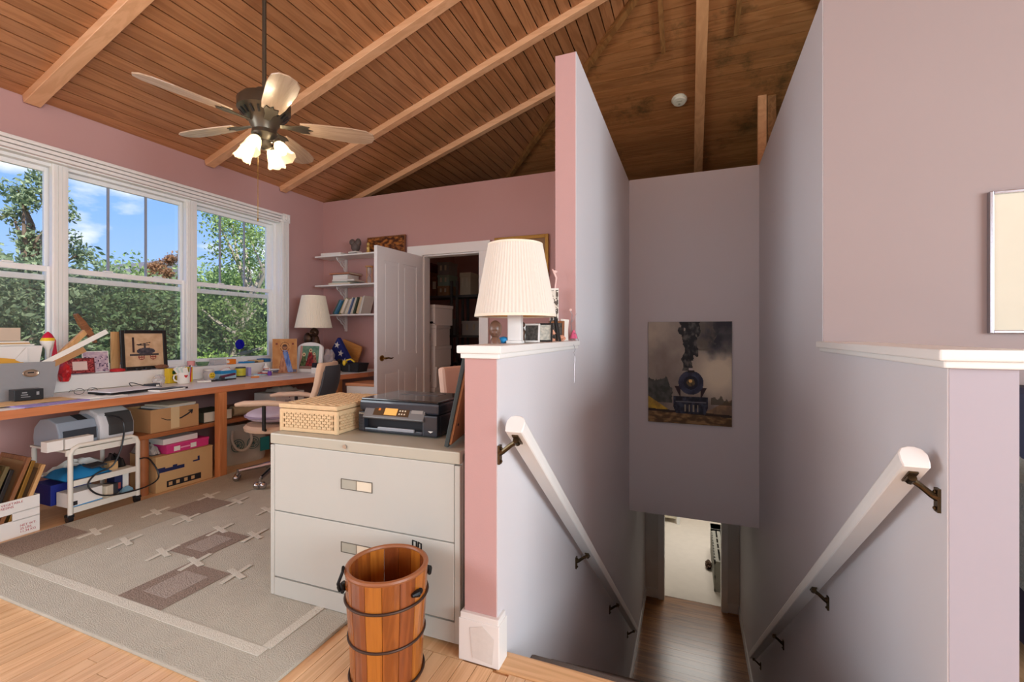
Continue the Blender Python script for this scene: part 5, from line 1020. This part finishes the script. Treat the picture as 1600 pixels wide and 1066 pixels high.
pi_ = crumple('peach_shell', 'small peach shell behind the easel', 'shell', (-.65, 2.38, ZH), (.02, .02, .03), COR, 41)
wc = MB().prism([(-.02, 0), (.022, 0), (.019, .06), (.024, .12), (-.024, .125), (-.018, .06)], 1, -.002, .002).build('white_card', PAPER); place(wc, (-.668, 2.515, ZH), (-4, 0, 4)); tag(wc, 'notched white card leaning at the tall wall', 'card')
zb = thing('zebra_stake', 'black and white patterned ornament behind the lamp shade', 'ornament', (-.725, 2.50, ZH), 10)
def f_zebra(u, v): return (226, 220, 206) if fbm(u*3+1, v*9) > -.02 else (92, 84, 76)
cbox(.05, .006, .30).build('board', PAPER, zb); a_ = art('print', .046, .28, 10, 44, f_zebra, zb); a_.location = (-.023, -.0035, .01); MB().tube([(.005, 0, .3), (.012, 0, .36), (.0, 0, .39), (-.01, 0, .41)], [.004, .005, .006, .003], 8).ball((.006, 0, .395), (.012, .006, .009), 8, 6).build('bird', mat('pale_pink_bird', (236, 200, 192), .6), zb, True)
wp = thing('wire_ballerina', 'twisted wire dancer with pink skirt on the half wall end', 'figurine', (-.632, 2.545, ZH), 0)
WIRE = mat('silver_wire', (190, 184, 190), .35, .7)
MB().tube([(0, 0, 0), (.0, 0, .06), (-.006, 0, .1), (.004, -.01, .15), (-.008, -.01, .17)], .0025, 6).tube([(-.006, 0, .1), (.02, -.02, .13), (.03, -.02, .155)], .002, 6).tube([(0, 0, .05), (.03, -.02, .04), (.045, -.03, .0)], .002, 6).build('wire_body', WIRE, wp, True); MB().lathe([(.024, .012), (.012, .045), (.004, .06)], c=(.01, 0, 0), n=14).build('skirt', mat('bright_pink', (232, 110, 150), .7), wp, True); MB().ball((-.006, -.01, .176), (.008, .008, .009), 8, 6).build('head', mat('pale_pink_bird', (236, 200, 192), .6), wp, True)
wr = MB().tube([(.0, 0, .0), (.01, -.01, -.02), (.012, .02, -.05), (.012, -.015, -.065), (.012, .012, -.085), (.012, .0, -.16), (.012, -.004, -.23), (.012, .004, -.19)], .0012, 5).build('dangling_wire', WIRE, None, True); place(wr, (-.602, 2.43, 1.10)); tag(wr, 'thin silver wire dangling from the half wall cap', 'wire')
# ------------------------------------------------------------ shelves on the back wall
def wshelf(label, x0, z):
    t = thing('wall_shelf', label, 'shelf', ((x0-3.05)/2, YC, z)); hx = (-3.05-x0)/2
    bx(-hx, hx, -.25, -.001, -.018, 0).build('shelf_board', WHITE, t, bevel=.003)
    for bx_ in (-3.93, -3.2):
        px = bx_-(x0-3.05)/2
        pts = [(-.005, -.02), (-.18, -.02), (-.165, -.05), (-.12, -.075), (-.10, -.105), (-.06, -.125), (-.045, -.165), (-.005, -.20)]
        b_ = MB()
        for a, c in zip(pts, pts[1:]+pts[:1]): b_.bar((px, a[0], a[1]), (px, c[0], c[1]), .012, .008)
        b_.bar((px, -.02, -.02), (px, -.02, -.2), .02, .03)
        o = b_.build('bracket', WHITE, t); lt = MB()
        for q in range(7): lt.bar((px, -.02-.022*q, -.025), (px, -.005, -.05-.022*q), .004, .003); 
        for q in range(6): lt.bar((px, -.02, -.03-.025*q), (px, -.16+.022*q, -.03-.012*q), .004, .003)
        lt.build('lattice', WHITE, o)
    return t
S1, S2, S3 = 2.065, 1.715, 1.365
wshelf('top white wall shelf with lattice brackets', -4.20, S1); wshelf('middle white wall shelf with lattice brackets', -4.20, S2); wshelf('lowest white wall shelf holding leaning books', -4.06, S3)
box_thing('white_album', 'flat white album on the top wall shelf', 'album', (-3.98, YC-.13, S1+.0005), 3, .29, .2, .032, WCARD, .002)
bs2 = thing('stone_bust', 'small dark stone bust on an open book', 'sculpture', (-3.69, YC-.13, S1+.0005), -10); STONE = mat('dark_stone', (96, 86, 82), .6, var=.3, vs=25)
MB().box(-.07, .07, -.05, .05, 0, .02).build('plinth', BLKF, bs2); MB().box(-.065, .065, -.055, .04, .022, .04).build('open_book', PAPER, bs2, bevel=.004); MB().ball((0, .0, .10), (.055, .05, .065), 14, 10).ball((-.02, -.03, .15), (.035, .035, .04), 12, 8).ball((.035, .01, .15), (.035, .035, .05), 12, 8).build('figure', STONE, bs2, True)
def f_relief(u, v): return mixc((70, 36, 18), (178, 112, 50), .45+1.5*fbm(u*9, v*6, 4))
frame('carved_plaque', 'carved amber wood plaque on the top wall shelf', 'plaque', (-3.33, YC-.03, S1+.0005), 0, .54, .22, .012, .02, BROWNW, f_relief, 60, 26, 4)
gf = thing('gold_figurine', 'small golden figurine before the carved plaque', 'figurine', (-3.53, YC-.10, S1+.0005)); MB().lathe([(.03, 0), (.026, .03), (.016, .055), (.024, .085), (.010, .105)], n=14).build('body', mat('pale_gold', (206, 176, 104), .4, .4), gf, True); MB().ball((0, 0, .125), (.02, .02, .024), 12, 8).build('head', MC['pale_gold'], gf, True)
z_ = S2+.0005
for k, (w_, d_, h_, x, r_, mt_, lb) in enumerate(((.30, .20, .022, -3.86, 4, PAPER2, 'yellowed papers lowest in the shelf pile'), (.26, .19, .018, -3.84, -7, mat('sage_paper', (176, 186, 176), .8), 'sage green papers in the shelf pile'), (.30, .21, .016, -3.80, 6, PAPER, 'white papers in the shelf pile'))):
    box_thing('paper_pile', lb, 'papers', (x, YC-.125, z_), r_, w_, d_, h_, mt_, .001); z_ += h_+.0005
b_ = book('thick_book', 'thick white book lying on the shelf papers', (-3.95, YC-.22, z_+.06), 0, .058, .20, .22, PAPER, 0, True, pm=PAPER); z_ += .0605
b_ = book('large_album', 'thin tan album topmost on the middle wall shelf', (-3.99, YC-.235, z_+.022), 0, .02, .22, .30, mat('tan_cover', (190, 130, 100), .7), 0, True); z_ += .023
hg = thing('hourglass', 'wooden hourglass on the middle wall shelf', 'hourglass', (-3.50, YC-.12, S2+.0005))
for z in (0, .20): MB().lathe([(.045, z), (.045, z+.015)], n=18).build('end_plate', TAN, hg)
for q in range(3): a = 2*PI*q/3+.3; MB().cyl((.034*math.cos(a), .034*math.sin(a), .015), (.034*math.cos(a), .034*math.sin(a), .20), .005, n=8).build('pillar', TAN, hg)
MB().lathe([(.026, .016), (.03, .06), (.006, .106), (.03, .15), (.026, .198)], n=16, cap=False).build('glass', PLASTIC, hg, True)
bc = [((190, 150, 160), 'pink'), ((90, 120, 110), 'dark green'), ((96, 156, 196), 'sky blue'), ((40, 110, 140), 'teal'), ((190, 172, 96), 'mustard'), ((236, 230, 214), 'cream'), ((226, 222, 214), 'white'), ((232, 224, 200), 'ivory'), ((120, 140, 180), 'blue grey'), ((234, 230, 222), 'chalk white'), ((220, 212, 190), 'pale tan'), ((70, 84, 66), 'moss green'), ((226, 206, 168), 'broad sand'), ((210, 216, 214), 'silver grey'), ((236, 232, 220), 'off white')]
x = -3.995
for k, (c_, nm) in enumerate(bc):
    th = R.choice((.016, .02, .024)) if k not in (5, 12) else .04; h_ = R.uniform(.19, .215) if k > 3 else R.uniform(.17, .19); ln = 34-1.3*k
    book('shelf_book', nm+' book leaning on the lowest wall shelf', (x, YC-.20-.01*(k % 3), S3+.0005+th*math.sin(math.radians(ln))), 0, th, .17, h_, mat('book_'+nm.replace(' ', '_'), c_, .6), ln)
    x += th/math.cos(math.radians(ln))+.0012+h_*(math.sin(math.radians(ln))-math.sin(math.radians(ln-1.3)))
# light switch and framed picture on back wall
sw = thing('light_switch', 'white light switch plate beside the closet door', 'light switch', (-1.955, YC, 1.05)); bx(-.038, .038, -.006, 0, 0, .115).build('plate', WHITE, sw, bevel=.003); bx(-.006, .006, -.014, -.006, .045, .07).build('toggle', PAPER, sw)
def f_land(u, v): return mixc((136, 116, 92), (214, 204, 180), .5+.9*fbm(u*4, v*5)+(.35 if v > .6 else -.1))
frame('wall_picture', 'gilt framed picture on the back wall behind the lamp shade', 'picture', (-1.638, YC-.001, 1.72), 0, .60, .435, .038, .03, GOLDF, f_land, 40, 30, 0, None, .045, mat('mount_tan', (150, 116, 84), .8))
# ------------------------------------------------------------ closet contents
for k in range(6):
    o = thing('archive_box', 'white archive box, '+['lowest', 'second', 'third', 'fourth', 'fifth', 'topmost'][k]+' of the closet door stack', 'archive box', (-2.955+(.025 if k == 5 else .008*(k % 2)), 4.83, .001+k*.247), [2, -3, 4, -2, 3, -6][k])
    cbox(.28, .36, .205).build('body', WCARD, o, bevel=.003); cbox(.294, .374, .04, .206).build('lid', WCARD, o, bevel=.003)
    if k < 5: 
        e_ = MB()
        hx = [(.0, .15), (.06, .18), (.11, .145), (.11, .07), (.055, .03), (.0, .06)]
        for a, c in zip(hx, hx[1:]+hx[:1]): e_.bar((a[0]-.05, -.1806, a[1]), (c[0]-.05, -.1806, c[1]), .001, .009, up=(0, 1, 0))
        for a, c in (((.0, .15), (.06, .125)), ((.06, .125), (.11, .145)), ((.06, .125), (.055, .03)), ((.015, .11), (.045, .095)), ((.015, .095), (.045, .08))): e_.bar((a[0]-.05, -.1806, a[1]), (c[0]-.05, -.1806, c[1]), .001, .007, up=(0, 1, 0))
        e_.build('printed_diagram', INK, o)
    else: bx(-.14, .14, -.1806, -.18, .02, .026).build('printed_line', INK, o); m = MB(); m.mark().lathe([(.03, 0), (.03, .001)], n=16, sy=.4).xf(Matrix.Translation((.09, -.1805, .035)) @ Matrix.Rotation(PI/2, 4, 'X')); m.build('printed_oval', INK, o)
GM = mat('grey_metal_shelf', (112, 112, 110), .5, .3)
for u_, (x0, x1, lb) in enumerate(((-4.24, -3.42, 'grey metal shelving unit facing the closet door'), (-3.36, -2.5, 'second grey metal shelving unit behind the closet door'))):
    t = thing('shelving_unit', lb, 'shelving', ((x0+x1)/2, 6.35, 0)); hx = (x1-x0)/2
    for z in (.25, .68, 1.11, 1.73): bx(-hx, hx, -.2, .2, z-.035, z).build('shelf', GM, t)
    for x in (-hx, hx-.035):
        for y in (-.2, .165): bx(x, x+.035, y, y+.035, 0, 1.95).build('upright', GM, t)
def cl(nm, lb, cat, x, z, w_, h_, col, y=6.3):
    o = thing(nm, lb, cat, (x, y, z), R.uniform(-4, 4)); mt_ = mat('closet_'+nm+str(col), col, .7); cbox(w_, .28, h_*.8).build('body', mt_, o, bevel=.004); cbox(w_+.012, .292, h_*.2, h_*.8).build('lid', mt_, o, bevel=.004)
    for q in (-.2, .2): bx(q*w_-.015, q*w_+.015, -.147, -.14, h_*.35, h_*.75).build('label_tab', PAPER2, o)
cl('brown_carton', 'wide brown carton on the upper closet shelf', 'carton', -4.0, 1.7305, .36, .38, (150, 92, 52)); cl('brown_carton', 'brown carton beside the clear tubs on the closet shelf', 'carton', -3.745, 1.7305, .07, .3, (140, 90, 56)); cl('storage_tub', 'clear lidded tub lowest on the upper closet shelf', 'tub', -3.585, 1.7305, .20, .15, (176, 140, 100)); cl('storage_tub', 'pale green tub in the middle of the closet tub stack', 'tub', -3.585, 1.8815, .20, .17, (160, 182, 164)); cl('storage_tub', 'grey tub topmost of the closet tub stack', 'tub', -3.585, 2.0525, .20, .20, (150, 148, 144))
cl('white_carton', 'white carton at the end of the upper closet shelf', 'carton', -3.2, 1.7305, .18, .34, (214, 204, 178)); cl('brown_carton', 'flat dark red carton on the wide brown carton', 'carton', -3.98, 2.111, .36, .14, (110, 40, 44))
cl('grey_bin', 'grey bin on the second closet shelf', 'bin', -3.6, 1.1105, .26, .26, (170, 176, 178)); cl('white_carton', 'white carton on the second closet shelf', 'carton', -3.1, 1.1105, .3, .22, (206, 206, 200)); cl('navy_carton', 'navy carton on the third closet shelf', 'carton', -3.1, .6805, .36, .26, (46, 56, 92)); cl('orange_carton', 'orange brown carton on the third closet shelf', 'carton', -3.7, .6805, .3, .2, (170, 104, 60)); cl('navy_carton', 'dark carton on the second closet shelf end', 'carton', -2.75, 1.1105, .3, .26, (60, 66, 86)); cl('tan_carton', 'tan carton low in the closet', 'carton', -3.0, .2505, .4, .26, (150, 120, 84)); cl('tan_carton', 'pale tan carton low on the first shelving unit', 'carton', -3.85, .2505, .4, .24, (170, 140, 100))
# ------------------------------------------------------------ pictures of the stair hall and gallery
def f_train(u, v):
    # hazy sky
    s = fbm(u*3+5, v*3+1, 5); ss = lambda a, b, x: max(0, min(1, (x-a)/(b-a)))
    c = mixc((128, 118, 112), (186, 178, 164), .25+.5*v+s*.6)
    c = mixc(c, (236, 226, 200), 1.4*max(0, 1-math.hypot((u-.86)/.45, (v-.50)/.34))+.15*s)
    c = mixc(c, (48, 50, 60), ss(.66, .95, v+.28*s)*ss(.5, .85, u+.2*s))
    c = mixc(c, (210, 200, 178), .6*ss(.75, 1, 1-u*2.5+.3*s)*ss(.7, .85, v))
    # trees left
    if u < .30+.05*fbm(9, v*9) and .2 < v < .44+.12*fbm(u*7, 2)-.4*max(0, u-.12): c = mixc((64, 68, 64), (92, 94, 90), .5+1.2*fbm(u*14, v*14))
    # plume
    wpl = .055+.12*max(0, v-.52); cx_ = .50+.05*math.sin(v*9)*.5-.02*(v-.55)
    if v > .52:
        e_ = wpl*(1+.9*fbm(u*9, v*9+3, 3))
        if abs(u-cx_) < e_: c = mixc((24, 26, 30), (96, 94, 90), .25+1.7*fbm(u*16, v*16, 4))
        elif u > cx_ and v > .72 and u-cx_ < e_+.2: c = mixc(c, (108, 102, 92), .6+1.2*fbm(u*12, v*12))
    # hills
    if v < .26-.5*u and u < .25 and v > .13: c = mixc((206, 170, 62), (160, 130, 60), .5+1.5*fbm(u*12, v*12))
    if u > .68 and v < .12+.45*(u-.68)+.02*fbm(u*20, 1) : c = mixc((120, 100, 82), (160, 132, 100), .5+1.4*fbm(u*12, v*12))
    if u > .76 and .20 < v < .26+.1*fbm(u*10, 4) : c = mixc((74, 70, 58), c, .3)
    # ground
    gl_ = .125-.03*u
    if v < gl_: c = mixc((92, 72, 48), (156, 124, 84), .4+1.7*fbm(u*10, v*30, 3))
    if abs(v-gl_) < .012: c = (54, 42, 34)
    # engine
    if .315 < u < .73 and .10 < v < .27 and abs(u-.52) < .205-.25*max(0, .16-v)*2: c = mixc((26, 30, 44), (66, 72, 90), .4+1.5*fbm(u*18, v*18, 3))
    if .325 < u < .40 and .27 < v < .37 and v > .37-1.6*(u-.325) or .64 < u < .715 and .27 < v < .36 and v > .36-1.6*(.715-u): c = (48, 34, 40)
    q = math.hypot((u-.525), (v-.405)*1.28)
    if q < .15: c = mixc((34, 38, 58), (72, 78, 104), .5+.8*fbm(u*10, v*10))
    if q < .085: c = (28, 32, 52)
    if q < .05: c = mixc((120, 104, 70), (70, 60, 50), .5+2*fbm(u*30, v*30))
    if math.hypot(u-.52, (v-.42)*1.28) < .022: c = (250, 210, 130)
    if .485 < u < .565 and .505 < v < .525: c = (40, 36, 40)
    if .50 < u < .545 and .525 < v < .545: c = (200, 190, 186)
    if .34 < u < .71 and abs(v-.215) < .006: c = (110, 112, 120)
    if .42 < u < .64 and .12 < v < .19 and (int(u*60) % 3 == 0): c = (150, 142, 128)
    return c
tp = thing('locomotive_canvas', 'unframed canvas photo of a steam locomotive with dark smoke', 'picture', (-.011, 5.0365, .20), 0)
bx(-.403, .403, -.022, -.001, 0, 1.06).build('canvas', mat('canvas_edge', (70, 66, 62), .8), tp); a_ = art('print', .804, 1.058, 150, 190, f_train, tp); a_.location = (-.402, -.0228, .001)
def f_pastel(u, v):
    c = mixc((196, 214, 214), (226, 224, 200), v*.9+.6*fbm(u*3, v*3))
    if abs(v-(.42+.3*math.sin(u*2.4))) < .035: return (110, 190, 196)
    if v < .1: return (214, 214, 168)
    if v < .4 and fbm(u*9, v*9, 2) > .12: return (186, 206, 180)
    if v > .55: c = mixc(c, (150, 196, 216), .5+1.2*fbm(u*2, v*6))
    return c
frame('gallery_picture', 'silver framed pastel picture on the lilac wall', 'picture', (1.588, 2.7485, 1.14), 0, .62, .65, .014, .025, mat('silver_frame', (176, 176, 182), .25, .9), f_pastel, 60, 60, 0, None, .15, mat('cream_mount', (216, 210, 190), .8))
# ------------------------------------------------------------ beyond the mauve half wall
sf = thing('armchair', 'dark navy armchair behind the mauve half wall', 'armchair', (1.52, 2.20, .0005), 0); NV = mat('navy_cloth', (36, 38, 56), .9, var=.1, vs=30)
MB().box(-.32, .32, -.36, .3, .14, .46).build('seat', NV, sf, bevel=.05, seg=3)
for s_ in (-1, 1): MB().box(s_*.40-.09, s_*.40+.09, -.36, .38, .08, .64).build('arm', NV, sf, bevel=.05, seg=3)
MB().box(-.40, .40, .26, .44, .14, .92).build('backrest', NV, sf, bevel=.06, seg=3)
for x in (-.42, .42):
    for y in (-.3, .36): MB().cyl((x, y, 0), (x, y, .1), .02, .026, n=10).build('foot', BLKF, sf)
r_ = random.Random(52); prof = [(-.10, .34), (-.102, .46), (-.10, .56), (-.085, .625), (-.04, .652), (.04, .652), (.085, .625), (.10, .56), (.10, .50)]
rs = []
for q in range(13):
    y_ = -.27+.54*q/12; jx = [.012*r_.random() for p_ in prof]
    out_ = [(x_+(a_+.012)*(1 if x_ > .05 else -1 if x_ < -.05 else 0), y_, z_+(.012+a_ if abs(x_) < .09 else 0)-(.05*r_.random() if i_ in (0, 8) else 0)) for i_, ((x_, z_), a_) in enumerate(zip(prof, jx))]
    inn_ = [(x_*.985, y_, z_-.004) for x_, z_ in prof][::-1]
    rs.append(out_+inn_)
ft_ = MB().rings(rs).build('fleece_throw', mat('grey_fleece', (122, 128, 122), 1, var=.3, vs=120, bump=.8, bs=200), None, True); place(ft_, (1.12, 2.15, .0005)); tag(ft_, 'grey green fleece throw draped over the navy armchair arm', 'blanket')
yb = thing('striped_bolster', 'black board game box with yellow top leaning on the armchair', 'box', (1.20, 2.62, .66), 0); yb.location = (1.0, 2.735, .0005)
MB().box(-.2, .2, -.05, 0, 0, .95).build('body', mat('black_board', (26, 26, 30), .6), yb, bevel=.004); bx(-.202, .202, -.061, .0, .95, 1.02).build('yellow_top', YELLOW, yb); MB().prism([(-.2, .80), (-.2, .78), (.2, .66), (.2, .68)], 1, -.0612, -.06).build('tan_stripe', KRAFT2, yb)
yb.name = 'display_board'; yb['label'] = 'tall black display board with yellow top edge by the lilac wall'; yb['category'] = 'board'
# ------------------------------------------------------------ room below
sh_ = thing('slatted_cabinet', 'grey slotted wire cabinet beside the doorway below', 'cabinet', (.575, 8.12, ZL+.0005), 0)
GW = MC.get('weathered_grey') or mat('weathered_grey', (150, 146, 134), .7, var=.2, vs=20)
MB().box(.20, .22, -.68, .68, 0, .46).box(-.214, .20, -.68, .68, 0, .02).box(-.214, .20, -.68, -.66, .02, .46).box(-.214, .20, .66, .68, .02, .46).build('carcass', GW, sh_)
for k in range(6): bx(-.214+k*.072, -.168+k*.072, -.66, .66, .445, .46).build('top_slat', GW, sh_)
for y in (-.66, -.22, -.02, .18, .62): bx(-.21, .20, y, y+.045, .432, .446).build('top_rail', GW, sh_); bx(-.24, .24, .46, .70, .46, .49).build('top', PAPER, sh_, bevel=.004)
for k in range(14): bx(-.235, -.215, -.68+k*.1005, -.625+k*.1005, 0, .46).build('slat', GW, sh_)
for z in (0, .2, .415): bx(-.236, -.214, -.68, .68, z, z+.045).build('rail', GW, sh_)
crumple('dark_basket', 'small dark basket before the slotted cabinet', 'basket', (.285, 8.15, ZL+.0005), (.05, .09, .12), BR2, 61)
tb2 = thing('side_table', 'cream cabinet on white leg at the far end of the room below', 'cabinet', (-.55, 10.1, ZL+.0005), 0); MB().box(-.35, .3, -.3, .3, .1, .7).build('body', mat('cream_body', (216, 206, 180), .6), tb2); 
for x in (-.33, .33): bx(x-.03, x+.03, -.33, -.27, 0, .8).build('leg', PAPER, tb2)
sd2 = thing('framed_panel', 'pale panel with dark wood edge standing on the carpet below', 'panel', (.3, 10.32, ZL+.0005), 0); bx(-.45, .45, -.02, .02, .05, .9).build('panel', PAPER2, sd2); MB().box(-.47, .47, -.03, .03, 0, .05).box(-.47, -.43, -.03, .03, .05, .9).box(.43, .47, -.03, .03, .05, .9).build('edge', BROWNW, sd2)

# ------------------------------------------------------------ outdoors: ground, trees, neighbouring roof
gr = struct(bx(-60, 60, -40, 70, -3.6, -3.4).build('ground', mat('lawn', (92, 118, 62), .95, var=.25, vs=1.5)), 'lawn outside the house'); gr['kind'] = 'structure'
BARK = mat('bark', (128, 108, 92), .9, var=.25, vs=8, bump=.4, bs=30); BARKP = mat('pale_bark', (186, 172, 156), .85, var=.15, vs=8)
LV = [leafmat('leaf_mid', (100, 130, 66), (172, 194, 120)), leafmat('leaf_dark', (76, 102, 64), (140, 162, 108)), leafmat('leaf_bright', (132, 172, 62), (204, 224, 124)), leafmat('leaf_grey', (104, 124, 92), (166, 180, 138)), leafmat('leaf_rust', (128, 92, 60), (176, 132, 92))]
def tree(name, label, x, y, z0, ztop, rad, nl, lm_, seed, leaf=.085, bare=.0, nb=26, bark=BARK, squash=.75, group='trees beyond the window'):
    r_ = random.Random(seed); t = thing(name, label, 'tree', (x, y, -3.4), 0, group)
    H_ = ztop+3.4; zc0 = z0+3.4; m = MB(); blobs = []
    trunk = [Vector((0, 0, 0)), Vector((r_.uniform(-.2, .2), r_.uniform(-.2, .2), zc0*.6)), Vector((r_.uniform(-.3, .3), r_.uniform(-.3, .3), zc0)), Vector((r_.uniform(-.4, .4), r_.uniform(-.4, .4), H_*.86))]
    m.tube(trunk, [.16, .13, .10, .03], 8)
    for q in range(nb):
        a = r_.uniform(0, 2*PI); zz = zc0+(H_-zc0)*r_.random()**.9; rr = rad*math.sqrt(r_.random())*(1-.55*max(0, (zz-zc0)/(H_-zc0)-.35))
        c_ = Vector((rr*math.cos(a), rr*math.sin(a), zz)); blobs.append((c_, rad*r_.uniform(.22, .42)))
        if q % 2 == 0:
            b0 = trunk[2].lerp(trunk[3], max(0, min(1, (zz-zc0)/(H_-zc0)*.7))); mid = b0.lerp(c_, .55)+Vector((r_.uniform(-.2, .2), r_.uniform(-.2, .2), r_.uniform(-.1, .25)))
            m.tube([b0, mid, c_], [.05, .032, .010], 6)
    m.build('trunk', bark, t, True)
    vs, fs = [], []
    for q in range(nl):
        c_, br = blobs[r_.randrange(len(blobs))]
        d = Vector((r_.gauss(0, 1), r_.gauss(0, 1), r_.gauss(0, squash))); d.normalize(); p = c_+d*br*(r_.random()**.5)
        n_ = Vector((r_.gauss(0, 1), r_.gauss(0, 1), r_.gauss(.6, 1))).normalized(); u_ = n_.orthogonal().normalized(); u_ = Matrix.Rotation(r_.uniform(0, 6.28), 3, n_) @ u_; w_ = n_.cross(u_); s_ = leaf*r_.uniform(.6, 1.3)
        k = len(vs); vs += [p-u_*s_, p+w_*s_*.45, p+u_*s_, p-w_*s_*.45]; fs.append((k, k+1, k+2, k+3))
    me = bpy.data.meshes.new('foliage'); me.from_pydata([tuple(v) for v in vs], [], fs); me.materials.append(lm_); o = bpy.data.objects.new('foliage', me); COL.objects.link(o); o.parent = t; o['kind'] = 'stuff'
    return t
tree('oak_tree', 'tall loose oak seen behind the grey bin window', -9.8, 3.95, .8, 3.9, .62, 5200, LV[3], 1, .04, nb=26)
tree('oak_tree', 'airy oak with bare limbs seen in the window with the blue disc', -8.6, 6.75, .6, 3.6, 1.05, 9000, LV[0], 2, .038, nb=30, bark=BARKP)
tree('dense_tree', 'dense dark tree behind the locomotive drawing', -10.5, 5.6, -1.6, 1.9, 2.0, 26000, LV[1], 3, .055, nb=44)
tree('dense_tree', 'dense mid green tree right of the locomotive drawing', -11.5, 7.6, -1.6, 2.4, 2.0, 26000, LV[0], 4, .055, nb=44)
tree('dense_tree', 'dense shady tree below the grey bin window', -9.3, 2.8, -2.0, 1.9, 1.8, 24000, LV[3], 5, .052, nb=44)
tree('bushy_tree', 'bright green bushy tree low beyond the blue disc', -7.4, 5.5, -1.8, 1.0, 1.2, 18000, LV[2], 6, .04, nb=34)
tree('bushy_tree', 'grey green tree far behind the tall oak', -15, 6.4, -2, 3.0, 2.5, 22000, LV[3], 7, .075, nb=44)
tree('bushy_tree', 'mid green tree far behind the dense trees', -16, 10.4, -2, 3.2, 2.6, 22000, LV[0], 8, .075, nb=44)
tree('bushy_tree', 'olive tree far beyond the blue disc', -14, 13.2, -2, 3.7, 2.8, 20000, LV[3], 9, .08, nb=44)
tree('dense_tree', 'dark tree below and beyond the blue disc', -9.5, 8.6, -2.2, 1.7, 1.9, 24000, LV[1], 10, .05, nb=44)
tree('rusty_tree', 'small rust tinged tree in front of the far roof', -15, 8.9, 1.7, 3.5, .7, 3000, LV[4], 11, .05, nb=12)
tree('bright_sprig', 'bright lime leaves close outside the grey bin window', -5.9, 1.36, .95, 1.5, .28, 2200, LV[2], 12, .03, nb=9)
for k, (x, y) in enumerate(((-20, 4), (-21, 8.5), (-22, 13), (-21, 18))): tree('backdrop_tree', ['broad tree on the far left of the garden edge', 'broad tree behind the far roof', 'broad tree right of the far roof', 'broad tree at the garden corner'][k], x, y, -2.6, 2.7+.3*(k % 2), 3.2, 16000, LV[k % 2], 20+k, .12, nb=44)
nh = thing('neighbour_house', 'neighbouring house with grey shingle roof among the trees', 'house', (-31, 17.0, -3.4), 0)
MB().box(-2.5, 2.5, -3, 3, 0, 6.8).build('walls', mat('tan_stucco', (176, 150, 124), .9), nh); MB().prism([(-3.4, 6.8), (3.4, 6.8), (0, 8.8)], 0, -2.9, 2.9).build('roof', mat('grey_shingle', (104, 104, 108), .9, var=.15, vs=6), nh)
for y in (-1.5, 1.2): f_ = bx(2.5, 2.53, y-.4, y+.4, 4.8, 6.0).build('window', WHITE, nh); bx(2.53, 2.54, y-.33, y+.33, 4.88, 5.92).build('pane', mat('dark_pane', (70, 84, 96), .1), f_)
